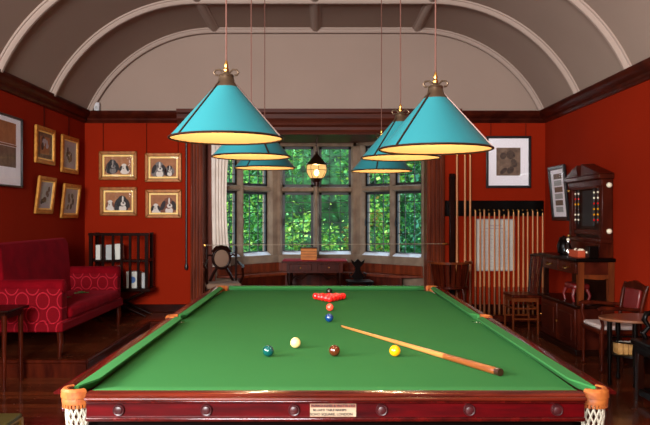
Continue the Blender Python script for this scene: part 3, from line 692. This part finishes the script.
t = framed('leaning_picture', 'black framed tall print tilting out from the right wall', 'picture', .62, .72, .05, 'black_frame', tall_print, (XR-.006, 9.09, 1.46), R(-90)); t.rotation_euler = (R(5), 0, R(-90))
# alarm sensor on the cornice
t = thing('alarm_sensor', 'small grey white sensor box on the cornice in the corner', 'sensor', (-3.15, YB-.06, CZ1))
MB().box((0, 0, .065), (.075, .05, .12)).build('body', 'white_plastic', t, bevel=.012); MB().ball((0, -.026, .05), .02, (1, .4, 1), n=12).build('lens', 'paper_grey', t); MB().box((0, .01, .004), (.04, .04, .012)).build('base', 'white_plastic', t)

# ------------------------------------------------------------------ cue rack, cues and notice
rk = thing('cue_rack', 'long dark wall rack holding the row of cues', 'cue rack', (2.45, YB, 0))
MB().bb((-.70, -.04, 1.515), (.69, -.001, 1.735)).build('board', 'black_wood', rk, bevel=.008)
MB().bb((-.70, -.13, .04), (.69, -.005, .13)).bb((-.70, -.14, 0), (-.64, -.005, .04)).bb((.63, -.14, 0), (.69, -.005, .04)).build('base_rail', 'mid_wood', rk, bevel=.006)
m = MB(); m.bb((-.65, -.055, 1.57), (.66, -.038, 1.60)); m.build('clip_strip', 'black_wood', rk)
cx0 = (475-321)*9.72/693; cstep = 4.82*9.72/693
proto = None
def rack_cue(x, L, label, proto_, group, r=.0175, ytop=-.075):
    if proto_ is None:
        t = thing('rack_cue', label, 'cue', (x, YB-.08, .131), 0, group); cue_parts(t, L, r, r*.62, 'cue_rack_ash'); return t
    return dup(proto_, (x, YB-.08, .131), label)
rnd = random.Random(2); var = [.012, -.0, .02, -.01, .0, .015, -.02, .005, .0, .01, -.015, .0, .01, 0, -.01]
for k in range(15):
    lb = 'slim tan cue in the lower row of the wall rack, %s from the left' % ORD[k]
    c = rack_cue(cx0+k*cstep+rnd.uniform(-.006, .006), 1.45, lb, proto, 'short cues in the wall rack'); c.scale = (1, 1, 1+var[k]*1.2)
    if proto is None: proto = c
    c.location.z = .131
    q = MB(); q.ball((0, 0, 0), .013, n=10); o = q.build('clip', 'brass', rk); o.location = (c.location.x-2.45, -.05, 1.60)
p2 = None
for px, lb in ((457, 'extra long cue at the left of the wall rack, first of three'), (465, 'extra long cue at the left of the wall rack, middle of three'), (470.2, 'extra long cue at the left of the wall rack, third of three')):
    c = rack_cue((px-321)*9.72/693, 2.26, lb, p2, 'extra long cues in the wall rack', r=.021)
    if p2 is None: p2 = c
t = thing('cue_case', 'tall flat black cue case standing left of the long cues', 'case', (1.835, YB-.095, .131))
MB().bb((-.04, -.025, 0), (.04, .025, 1.98)).build('body', 'dark_wood', t, bevel=.01); MB().bb((-.043, -.028, 1.9), (.043, .028, 1.93)).build('band', 'black_wood', t)
def rules(t, w_, h_, fw):
    q = MB(); q.m = 0; q.bb((-w_/2, -.008, fw), (w_/2, -.006, fw+h_)); q.m = 1; rnd = random.Random(9)
    q.bb((-.09, -.0086, fw+h_-.085), (.09, -.0078, fw+h_-.068)); q.bb((-.14, -.0086, fw+h_-.125), (.14, -.0078, fw+h_-.112))
    for col in (-1, 1):
        z = fw+h_-.16
        while z > fw+.04:
            ln_ = rnd.uniform(.14, .2); x0_ = -.225 if col < 0 else .02
            q.bb((x0_, -.0086, z), (x0_+ln_, -.0078, z+.006)); z -= .019
    q.build('notice_sheet', ['paper', 'grey_mat'], t)
t = framed('rules_notice', 'pale framed notice of rules on the wall behind the cues', 'notice', 39*9.78/693, 52*9.78/693, .016, 'paper_grey', rules, (wx(495.5), YB-.004, wz(271)), 0, dep=.02)

# ------------------------------------------------------------------ settee
se = thing('settee', 'crimson velvet settee with damask arms on the raised platform', 'settee', (-2.87, 7.63, DZ))
def sm(): q = MB(); q.T = Matrix.Translation((2.87, -7.63, -DZ)); return q
def rbox(q, a, b): q.bb(a, b)
q = sm(); q.bb((-3.25, 6.62, .40), (-2.47, 8.66, .50)); q.build('seat_frame', 'damask', se, bevel=.02, seg=3)
q = sm(); q.bb((-3.08, 6.83, .50), (-2.455, 8.46, .615)); q.build('seat_cushion', 'velvet', se, bevel=.045, seg=4)
q = sm(); q.prism([(-3.05, .55), (-3.10, 1.18), (-3.13, 1.235), (-3.18, 1.255), (-3.23, 1.235), (-3.27, 1.16), (-3.25, .42), (-3.05, .42)], 6.70, 8.52, axis='y'); q.build('backrest', 'velvet', se, bevel=.03, seg=3)
for y0_, y1_ in ((6.63, 6.83), (8.45, 8.65)):
    yc = (y0_+y1_)/2
    q = sm(); q.bb((-3.12, y0_+.02, .42), (-2.49, y1_-.02, .82)); q.build('arm', 'damask', se, bevel=.02, seg=3)
    q = sm(); q.tube([(-3.1, yc, .825), (-2.49, yc, .825)], [.07, .075], 24); q.ball((-2.49, yc, .825), .062, (.18, 1, 1), 20); q.build('arm_roll', 'velvet', se)
for x in (-3.2, -2.52):
    for y in (6.68, 8.6):
        q = sm(); q.tube([(x, y, .42), (x+(.01 if x > -3 else -.01), y, .30), (x, y, DZ)], [.032, .028, .017], 4 if False else 12); q.build('leg', 'mid_wood', se)
def sprig(x, y, rz, label):
    q = MB(); 
    for k in range(6):
        a = rz+k*1.05; s = .055
        q.prism([(cos(a)*s*.1, sin(a)*s*.1), (cos(a+.45)*s*.6, sin(a+.45)*s*.6), (cos(a)*s*1.5, sin(a)*s*1.5), (cos(a-.45)*s*.6, sin(a-.45)*s*.6)], .008+.004*(k % 3), .013+.004*(k % 3))
    q.rod((-.08*cos(rz), -.08*sin(rz), .008), (.03*cos(rz), .03*sin(rz), .012), .005, n=6); q.ball((0, 0, .018), .014, n=8)
    o = q.build('holly_sprig', 'holly'); o.location = (x, y, .615); return tag(o, label, 'sprig', 'sprigs on the settee')
sprig(-2.78, 8.05, .4, 'green holly sprig on the settee seat nearer its far arm'); sprig(-2.80, 7.55, 1.1, 'green holly sprig on the settee seat nearer its middle')

# ------------------------------------------------------------------ book stand
bs = thing('book_stand', 'dark slatted book stand on crossed legs against the back wall', 'book stand', (-2.72, 9.45, DZ))
def slatpost(x): MB().bb((x-.016, -.15, .36), (x+.016, -.125, 1.12)).build('slat', 'dark_wood', bs)
for x in (-.21, -.075, .04, .155, .265): slatpost(x)
for x in (-.37, .38): MB().bb((x-.022, -.165, .34), (x+.022, -.12, 1.13)).bb((x-.022, .1, .34), (x+.022, .15, 1.13)).bb((x-.015, -.13, .34), (x+.015, .11, .39)).bb((x-.015, -.13, .74), (x+.015, .11, .78)).build('side_frame', 'dark_wood', bs)
MB().bb((-.40, -.17, 1.09), (.41, -.12, 1.13)).build('top_rail', 'dark_wood', bs, bevel=.005)
MB().bb((-.38, -.13, .74), (.38, .13, .765)).build('shelf', 'dark_wood', bs)
MB().bb((-.42, -.20, .345), (.44, .15, .385)).build('shelf', 'dark_wood', bs, bevel=.006)
m = MB()
for y in (-.15, .12):
    m.rod((-.36, y, .005), (.36, y, .345), .02); m.rod((.36, y+.03, .005), (-.36, y+.03, .345), .02)
m.build('cross_legs', 'dark_wood', bs)
def book(x, z, w_, h_, tilt, label, mm=('paper', 'paper_grey'), d=.16, emblem=False):
    t = thing('book', label, 'book', (-2.72+x, 9.44, DZ+z), 0, 'books in the book stand'); t.rotation_euler = (0, tilt, 0)
    MB().bb((-w_/2, -.09, 0), (w_/2, d-.09, h_)).build('cover', mm[0], t, bevel=.003); MB().bb((-w_/2+.004, -.07, .004), (w_/2-.004, d-.085, h_+.001)).build('pages', mm[1], t)
    if emblem: q = MB(); q.lathe([(.045, 0), (.045, .002)], (0, -.0925, h_*.5), n=20, rot=Matrix.Rotation(pi/2, 3, 'X')); q.build('emblem', 'blue_print', t)
book(-.29, .766, .06, .20, 0, 'white book at the left of the upper shelf of the stand'); book(-.14, .766, .09, .20, 0, 'grey book in the middle of the upper shelf of the stand', ('paper_grey', 'paper')); book(-.015, .770, .08, .21, R(-3), 'cream book at the right of the upper shelf of the stand')
book(-.01, .391, .045, .29, R(-8), 'thin white book leaning on the lower shelf of the stand', d=.14); book(.175, .386, .17, .22, 0, 'pale book with round blue emblem on the lower shelf', emblem=True); book(.325, .386, .05, .20, 0, 'narrow grey book at the right of the lower shelf', ('paper_grey', 'paper'))

# ------------------------------------------------------------------ left foreground pieces
t = thing('side_table', 'small dark side table in front of the settee platform', 'table', (-2.95, 6.17, 0))
MB().bb((-.26, -.22, .675), (.265, .21, .70)).build('tabletop', 'dark_wood', t, bevel=.006); MB().bb((-.22, -.18, .62), (.22, .18, .675)).build('apron', 'dark_wood', t)
for sx in (-1, 1):
    for sy in (-1, 1): MB().tube([(sx*.205, sy*.165, .65), (sx*.205, sy*.165, .3), (sx*.205, sy*.165, 0)], [.024, .02, .014], 10).build('leg', 'mid_wood', t)
t = thing('brass_box', 'brass bound box on the floor at the lower left', 'box', (-2.05, 4.12, 0))
MB().bb((-.2, -.14, .02), (.2, .14, .26)).build('body', 'green_lacquer', t, bevel=.006); MB().bb((-.21, -.15, .26), (.21, .15, .30)).build('lid', 'green_lacquer', t, bevel=.008)
m = MB()
for sx in (-1, 1):
    for sy in (-1, 1): m.bb((sx*.2-.015, sy*.14-.015, .0), (sx*.2+.015, sy*.14+.015, .265))
m.bb((-.214, -.154, .268), (.214, .154, .276)); m.build('binding', 'brass', t)

# ------------------------------------------------------------------ bay furniture
def turned(q, x, y, z0, z1, r): 
    h = z1-z0; q.lathe([(r*.7, z0), (r, z0+.04*h), (r*.6, z0+.1*h), (r*.7, z0+.3*h), (r*1.15, z0+.55*h), (r*.7, z0+.7*h), (r*1.1, z0+.8*h), (r, z1)], (x, y, 0), n=12)
t = thing('writing_table', 'dark carved table with a crimson top standing in the bay', 'table', (-.09, 10.05, DZ))
MB().bb((-.47, -.27, .695), (.47, .27, .72)).build('tabletop', 'mid_wood', t, bevel=.004); MB().bb((-.455, -.265, .72), (.455, .255, .727)).build('cloth_top', 'red_cloth', t)
MB().bb((-.40, -.22, .55), (.40, .22, .695)).build('apron', 'mid_wood', t)
for x in (-.2, .2):
    d = MB().bb((x-.16, -.235, .575), (x+.16, -.218, .675)).build('drawer', 'mid_wood', t, bevel=.006); MB().ball((x, -.245, .625), .014, n=10).build('knob', 'brass', d)
for sx in (-1, 1):
    for sy in (-1, 1): q = MB(); turned(q, sx*.36, sy*.18, 0, .56, .035); q.build('leg', 'dark_wood', t)
MB().bb((-.36, -.02, .16), (.36, .02, .2)).build('stretcher', 'dark_wood', t)
m = MB()
for sx in (-1, 1): m.tube([(sx*.34, -.2, .44), (sx*.28, -.2, .5), (sx*.18, -.2, .46), (sx*.1, -.2, .53), (0, -.2, .545)], .016, 8)
m.build('carved_bracket', 'dark_wood', t)
t = thing('letter_box', 'light oak slatted letter box on the crimson table', 'box', (-.175, 10.0, DZ+.727))
MB().bb((-.115, -.08, .0), (.115, .08, .165)).build('body', 'honey_wood', t, bevel=.005)
m = MB()
for z in (.045, .085, .125): m.bb((-.116, -.082, z-.003), (.116, .082, z+.003))
m.build('groove_line', 'dark_wood', t); MB().bb((-.12, -.085, .165), (.12, .085, .182)).build('lid', 'mid_wood', t, bevel=.004)
MB().tube([(-.06, 0, .18), (-.06, 0, .215), (.06, 0, .215), (.06, 0, .18)], .008, 8).build('handle', 'dark_wood', t)
# oval back chair
t = thing('oval_back_chair', 'dark carved armchair with beige oval back pad at left of the bay', 'chair', (-1.33, 9.40, DZ), R(14))
el = lambda rx, rz, z, y, n=28: [(rx*cos(2*pi*k/n), y, z+rz*sin(2*pi*k/n)) for k in range(n)]
MB().tube(el(.115, .135, .77, .2), .022, 10, closed=True).build('back_frame', 'dark_wood', t)
MB().ball((0, .195, .77), .11, (1, .25, 1.17), 20).build('back_pad', 'beige_pad', t)
m = MB(); m.tube([(-.13, .2, .86), (-.07, .2, .925), (0, .2, .935), (.07, .2, .925), (.13, .2, .86)], .018, 8); m.build('crest', 'dark_wood', t)
for s_ in (-1, 1): MB().tube([(s_*.06, .2, .64), (s_*.11, .2, .56), (s_*.17, .19, .44)], .02, 8).build('back_support', 'dark_wood', t); MB().tube([(s_*.11, .2, .80), (s_*.16, .2, .82), (s_*.205, .20, .80)], .012, 8).build('back_brace', 'dark_wood', t)
for s_ in (-1, 1):
    MB().tube([(s_*.20, .19, .74), (s_*.24, .05, .70), (s_*.26, -.12, .68), (s_*.24, -.2, .66), (s_*.25, -.17, .55), (s_*.22, -.12, .45)], .018, 8).build('arm', 'dark_wood', t); MB().rod((s_*.20, .19, .44), (s_*.205, .205, .93), .017).build('post', 'dark_wood', t)
MB().bb((-.23, -.2, .38), (.23, .2, .46)).build('seat', 'beige_pad', t, bevel=.03)
for sx in (-1, 1):
    for sy in (-1, 1): q = MB(); turned(q, sx*.2, sy*.17, 0, .39, .024); q.build('leg', 'dark_wood', t)
# carved hall chair to the right of the table
t = thing('carved_hall_chair', 'black hall chair with scrolled vase back right of the crimson table', 'chair', (.54, 9.75, DZ), R(5))
m = MB(); m.prism([(-.05, .44), (-.09, .50), (-.045, .56), (-.035, .62), (-.085, .68), (-.10, .74), (-.05, .70), (0, .745), (.05, .70), (.10, .74), (.085, .68), (.035, .62), (.045, .56), (.09, .50), (.05, .44)], .15, .175, axis='y')
for s_ in (-1, 1): m.tube([(s_*.06, .16, .5), (s_*.11, .16, .47), (s_*.12, .16, .53), (s_*.08, .16, .54)], .012, 8)
m.build('back', 'black_wood', t); MB().bb((-.18, -.18, .42), (.18, .18, .45)).build('seat', 'black_wood', t, bevel=.01)
for sx in (-1, 1):
    for sy in (-1, 1): q = MB(); turned(q, sx*.14, sy*.14, 0, .425, .022); q.build('leg', 'black_wood', t)
# tub chair by the right pilaster
t = thing('tub_chair', 'reddish wooden tub chair with upright staves beside the right pilaster', 'chair', (1.70, 9.15, DZ), 0)
arcp = lambda r, z, n=20: [(r*cos(R(-200+220*k/n)), r*sin(R(-200+220*k/n)), z) for k in range(n+1)]
m = MB(); m.sweep([((x, y, z), (x/.27, y/.27, 0), (0, 0, 1)) for x, y, z in arcp(.27, .745)], [(-.04, -.012), (-.04, .012), (.022, .016), (.022, -.012)]); m.build('top_rail', 'light_wood', t)
for k in range(13):
    a = R(-195+210*k/12); c_, s_ = cos(a), sin(a); MB().box((.225*c_, .225*s_, .585), (.016, .05, .32), Matrix.Rotation(a, 3, 'Z') @ Matrix.Rotation(R(9), 3, 'Y')).build('stave', 'mid_wood', t)
MB().lathe([(.20, .40), (.23, .41), (.23, .435), (.20, .44)], n=24).build('seat', 'mid_wood', t)
for sx in (-1, 1):
    for sy in (-1, 1): MB().tube([(sx*.14, sy*.14, .41), (sx*.17, sy*.17, .2), (sx*.19, sy*.19, 0)], [.02, .024, .015], 10).build('leg', 'mid_wood', t)

# ------------------------------------------------------------------ right hand furniture
# spindle chair facing left
t = thing('spindle_chair', 'brown spindle back chair in front of the cues', 'chair', (2.62, 9.07, 0))
MB().bb((-.23, -.26, .48), (.23, .26, .52)).build('seat', 'mid_wood', t, bevel=.012); MB().bb((-.21, -.24, .43), (.21, .24, .48)).build('seat_rail', 'light_wood', t)
for sx in (-1, 1):
    for sy in (-1, 1): MB().tube([(sx*.20, sy*.22, .48), (sx*.205, sy*.23, 0)], [.022, .018], 10).build('leg', 'light_wood', t)
for z, a, b in ((.34, (-.205, -.23), (.205, -.23)), (.34, (-.205, -.23), (-.205, .23)), (.2, (-.205, -.23), (.205, -.23)), (.2, (-.205, .23), (.205, .23)), (.34, (.205, -.23), (.205, .23))): MB().rod((*a, z), (*b, z), .013).build('rung', 'light_wood', t)
for sy in (-1, 1): MB().tube([(.21, sy*.24, .5), (.235, sy*.26, .8), (.265, sy*.275, 1.03)], [.02, .018, .016], 10).build('back_post', 'dark_wood', t)
MB().tube([(.265, -.30, 1.02), (.285, -.15, 1.035), (.29, 0, 1.04), (.285, .15, 1.035), (.265, .30, 1.02)], .022, 10).build('top_rail', 'dark_wood', t)
for k in range(7): y = -.2+k*.4/6; MB().rod((.21, y*.95, .51), (.275, y*1.1, 1.02), .009).build('spindle', 'mid_wood', t)
t.scale = (.78, .86, .97)
# sideboard with desk top
sb = thing('sideboard', 'dark two tier sideboard with panelled doors along the right wall', 'sideboard', (3.0, 8.3, 0))
X0s, X1s = -.23, .165; ya, yb = -.82, .40
MB().bb((X0s, ya, .06), (X1s, yb, .52)).build('body', 'mahogany_red', sb); MB().bb((X0s-.03, ya-.02, 0), (X1s, yb+.02, .07)).build('plinth', 'dark_wood', sb, bevel=.01); MB().bb((X0s-.035, ya-.03, .515), (X1s, yb+.03, .55)).build('lower_top', 'dark_wood', sb, bevel=.01)
for yc in (-.50, .08):
    d = MB().bb((X0s-.018, yc-.28, .09), (X0s+.002, yc+.28, .50)).build('door', 'mahogany_red', sb, bevel=.006)
    MB().prism([(yc-.2, .15), (yc+.2, .15), (yc+.2, .44), (yc-.2, .44)], X0s-.032, X0s-.016, axis='x').build('door_panel', 'mahogany_red', d, bevel=.012); MB().ball((X0s-.03, yc+.26, .3), .014, n=10).build('knob', 'brass', d)
MB().bb((X0s-.05, ya-.05, 1.02), (X1s, .38, 1.06)).build('upper_top', 'black_wood', sb, bevel=.01)
MB().bb((X0s, ya-.005, .88), (X1s, .36, 1.02)).build('frieze', 'mahogany_red', sb)
for yc in (-.52, .05):
    d = MB().bb((X0s-.012, yc-.27, .895), (X0s+.002, yc+.27, 1.005)).build('drawer', 'mid_wood', sb, bevel=.006); MB().tube([(X0s-.012, yc-.08, .955), (X0s-.04, yc-.05, .935), (X0s-.04, yc+.05, .935), (X0s-.012, yc+.08, .955)], .008, 8).build('handle', 'brass', d)
for x in (X0s+.035, X1s-.035): MB().prism([(x-.035, 1.02), (x+.035, 1.02), (x+.027, .55), (x-.027, .55)][::-1], ya-.012, ya+.05, axis='y').build('end_post', 'light_wood', sb)
MB().prism([(X0s+.06, 1.02), (X1s-.06, 1.02), (X1s-.06, .84), (-.02+.06, .825), (-.02-.0, .825), (X0s+.06, .84)], ya, ya+.03, axis='y').build('end_panel', 'light_wood', sb)
MB().bb((X1s-.03, ya, .55), (X1s-.005, .36, 1.02)).build('back_panel', 'dark_wood', sb)
MB().bb((X0s+.01, .30, .55), (X0s+.06, .35, .89)).build('end_post', 'dark_wood', sb)
t = thing('footstool', 'little red leather stool on the lower shelf of the sideboard', 'stool', (2.93, 7.95, .551))
MB().bb((-.09, -.16, .13), (.10, .16, .20)).build('seat', 'red_leather', t, bevel=.03, seg=3)
for sx in (-1, 1):
    for sy in (-1, 1): MB().tube([(sx*.07, sy*.13, .14), (sx*.095, sy*.15, .07), (sx*.08, sy*.14, .0)], [.022, .018, .016], 10).build('leg', 'red_leather', t)
# scoreboard on the right wall
sc = thing('scoreboard', 'carved mahogany scoring board with pediment on the right wall', 'scoreboard', (XR-.005, 8.05, 1.06))
ys, ye = -.55, .45
def XB(a, b): return (-b, -a)
MB().bb((-.07, ys+.03, .2), (0, ye-.03, .88)).build('board', 'dark_wood', sc)
for y in (ys+.05, ye-.05): MB().bb((-.125, y-.045, .2), (-.0, y+.045, .86)).build('column', 'mahogany_red', sc, bevel=.012)
MB().bb((-.17, ys-.03, .86), (0, ye+.03, .915)).bb((-.13, ys, .78), (0, ye, .86)).build('entablature', 'mahogany_red', sc, bevel=.01)
MB().bb((-.135, ys+.14, .765), (-.06, ye-.14, .785)).build('ledge', 'oak_beam', sc)
m = MB(); m.prism([(ys-.05, .915), (-.07, 1.05), (-.07, .985), (-.05, .93), (-.05, .915)], -.17, 0, axis='x'); m.prism([(ye+.05, .915), (.05, .915), (.05, .93), (.07, .985), (.07, 1.05)], -.17, 0, axis='x'); m.bb((-.13, -.05, .915), (0, .05, 1.06)); m.build('pediment', 'mahogany_red', sc, bevel=.006)
MB().bb((-.078, -.2, .34), (-.068, .13, .75)).build('slate', 'slate', sc)
MB().bb((-.15, ys, .16), (0, ye, .21)).bb((-.10, ys+.1, .24), (-.06, ye-.1, .30)).build('lower_rail', 'mahogany_red', sc, bevel=.008)
MB().bb((-.16, ys+.0, .0), (0, ye-.15, .16)).build('lower_box', 'mid_wood', sc, bevel=.006)
cols = ['ivory', 'ivory', 'ball_red', 'ball_yellow', 'ball_yellow', 'ball_red']
for yc in (-.38, -.27, .20, .30):
    MB().rod((-.10, yc, .36), (-.10, yc, .76), .0025, n=6).build('marker_wire', 'black_frame', sc)
    for k in range(6):
        z = .72-k*.062; cm = cols[k] if yc < 0 else ['ivory', 'ball_red', 'ball_yellow', 'ball_brown', 'ivory', 'ivory'][k]
        MB().ball((-.10, yc, z), .0125, n=10).build('marker', cm, sc)
for y, z in ((ys-.012, .79), (ys-.012, .29), (ye-.05, .76), (ye-.05, .215)):
    MB().ball((-.05 if y < 0 else -.145, y, z), .03 if y < 0 else .02, n=14).build('boss', 'ivory' if y < 0 else 'brass', sc)
# things on the sideboard top
t = thing('ball_tray', 'orange wooden tray of spare balls on the sideboard top', 'tray', (2.87, 7.72, 1.061))
MB().bb((-.06, -.14, 0), (.07, .14, .012)).bb((-.06, -.14, .012), (-.045, .14, .075)).bb((.055, -.14, .012), (.07, .14, .075)).bb((-.045, -.14, .012), (.055, -.125, .075)).bb((-.045, .125, .012), (.055, .14, .075)).build('tray_box', 'orange_box', t, bevel=.003)
for k in range(4):
    o = MB().ball((0, 0, 0), .027, n=16).build('spare_ball', ['ivory', 'ivory', 'ball_brown', 'ivory'][k]); o.location = (2.875, 7.72-.09+k*.06, 1.061+.013+.027+.028)
    tag(o, ['ivory ball in the orange tray, end nearest the camera', 'ivory ball in the orange tray, next to the brown one', 'brown ball in the orange tray', 'ivory ball in the orange tray, far end'][k], 'ball', 'spare balls in the tray')
    MB().lathe([(.012, .012), (.02, .04), (.024, .046)], (0, -.09+k*.06, 0), n=12).build('cup', 'orange_box', t)
t = thing('decanter', 'small glass decanter beside the orange tray', 'decanter', (2.87, 8.05, 1.061))
MB().lathe([(.045, 0), (.05, .01), (.05, .08), (.03, .11), (.015, .13), (.015, .16), (.022, .165)], n=20).build('body', 'bottle_glass', t); MB().ball((0, 0, .18), .02, n=12).build('stopper', 'ivory', t)
t = thing('chalk_box', 'black box with white knob in front of the scoreboard', 'box', (2.93, 7.50, 1.061))
MB().bb((-.05, -.06, 0), (.05, .06, .13)).build('body', 'black_wood', t, bevel=.006); MB().ball((-.056, 0, .06), .012, n=10).build('knob', 'ivory', t)
t = thing('dark_jar', 'dark lidded jar at the far side of the decanter', 'jar', (2.88, 8.22, 1.061))
MB().lathe([(.04, 0), (.07, .02), (.08, .1), (.06, .17), (.05, .18)], n=20).build('body', 'black_wood', t); MB().lathe([(.055, .18), (.05, .2), (.015, .215), (.0, .23)], n=20).build('lid', 'dark_wood', t)
# open armchair
t = thing('wooden_armchair', 'open arm wooden chair with red leather back and pale seat by right wall', 'chair', (2.92, 6.95, 0))
MB().bb((-.22, -.245, .385), (.19, .245, .43)).build('seat_rail', 'mid_wood', t, bevel=.008); MB().bb((-.205, -.23, .425), (.18, .23, .47)).build('seat_pad', 'pale_seat', t, bevel=.02, seg=3)
for sy in (-1, 1):
    q = MB(); turned(q, -.20, sy*.235, 0, .40, .024); q.build('leg', 'mid_wood', t); MB().tube([(.17, sy*.225, .42), (.18, sy*.23, .2), (.205, sy*.235, 0)], [.022, .02, .016], 10).build('leg', 'mid_wood', t)
    MB().tube([(-.20, sy*.235, .40), (-.19, sy*.24, .48), (-.21, sy*.245, .56), (-.20, sy*.25, .635)], [.02, .016, .018, .02], 10).build('arm_post', 'mid_wood', t)
    MB().tube([(-.25, sy*.255, .635), (-.2, sy*.255, .65), (-.05, sy*.255, .65), (.1, sy*.245, .64), (.185, sy*.225, .635)], [.018, .026, .02, .018, .016], 10).build('arm', 'mid_wood', t)
    MB().tube([(.17, sy*.22, .42), (.18, sy*.225, .6), (.22, sy*.24, .8), (.245, sy*.245, .88)], [.022, .02, .02, .016], 10).build('back_post', 'mid_wood' if sy < 0 else 'mid_wood', t)
MB().prism([(-.25, .83), (-.2, .875), (-.08, .90), (0, .915), (.08, .90), (.2, .875), (.25, .83), (.2, .82), (-.2, .82)], .215, .25, axis='x').build('crest_rail', 'mid_wood', t, bevel=.006)
MB().bb((.19, -.21, .58), (.225, .21, .62)).build('back_rail', 'mid_wood', t)
q = MB(); q.T = Matrix.Translation((.205, 0, .72)) @ Matrix.Rotation(R(8), 4, 'Y'); q.bb((-.02, -.16, -.11), (.015, .16, .11)); q.build('back_pad', 'red_leather', t, bevel=.012)
t.scale = (1, 1, .95)
# occasional table with books
t = thing('occasional_table', 'low oval table on turned black legs beside the armchair', 'table', (2.90, 6.27, 0))
q = MB(); ov = [(.38*cos(2*pi*k/40), .26*sin(2*pi*k/40)) for k in range(40)]; q.prism(ov, .575, .60); q.build('tabletop', 'table_top_wood', t, bevel=.008)
for x, y in ((-.31, -.05), (-.14, .17), (-.14, -.18), (.2, -.17), (.22, .15)): q = MB(); turned(q, x, y, 0, .576, .022); q.build('leg', 'black_wood', t)
q = MB(); q.prism([(x*.82, y*.82) for x, y in ov], .26, .28); q.build('shelf', 'black_wood', t)
q = MB(); q.tube([(.29*cos(2*pi*k/30), .195*sin(2*pi*k/30), .39) for k in range(30)], .008, 6, closed=True); q.build('gallery', 'black_wood', t)
for k in range(4):
    c = thing('small_book', 'gold brown small book on the table shelf, %s from the left' % ORD[k], 'book', (2.90-.235+k*.046, 6.27-.05, .281), 0, 'small books on the low table shelf')
    MB().bb((-.02, -.06, 0), (.02, .06, .10)).build('cover', 'gold_paper', c, bevel=.004); MB().bb((-.016, -.055, .003), (.016, .062, .101)).build('pages', 'paper', c)
# near bench chair at the right edge
t = thing('oak_armchair', 'black oak armchair with scrolled arm at the right edge', 'chair', (2.85, 5.47, 0))
MB().bb((-.29, -.27, .455), (.28, .27, .505)).build('seat', 'black_wood', t, bevel=.01); MB().bb((-.26, -.24, .39), (.26, .24, .455)).build('seat_rail', 'black_wood', t)
for sx in (-1, 1):
    for sy in (-1, 1): MB().bb((sx*.235-.025, sy*.22-.025, 0), (sx*.235+.025, sy*.22+.025, .4)).build('leg', 'dark_wood', t, bevel=.004)
for sy in (-1, 1):
    MB().bb((-.25, sy*.22-.018, .05), (.25, sy*.22+.018, .10)).build('stretcher', 'black_wood', t, bevel=.004)
    MB().tube([(-.17, sy*.235, .50), (-.20, sy*.235, .55), (-.15, sy*.235, .60), (-.19, sy*.235, .66), (-.17, sy*.235, .71), (-.08, sy*.235, .725), (.1, sy*.235, .72), (.25, sy*.235, .74)], [.022, .026, .02, .024, .024, .02, .02, .02], 10).build('arm', 'black_wood', t)
MB().bb((-.253, -.22, .05), (-.217, .22, .10)).build('stretcher', 'black_wood', t, bevel=.004)
for sy in (-1, 1): MB().bb((.225, sy*.235-.022, .5), (.27, sy*.235+.022, 1.05)).build('back_post', 'black_wood', t)
MB().bb((.23, -.24, .62), (.262, .24, 1.0)).build('back_panel', 'dark_wood', t)
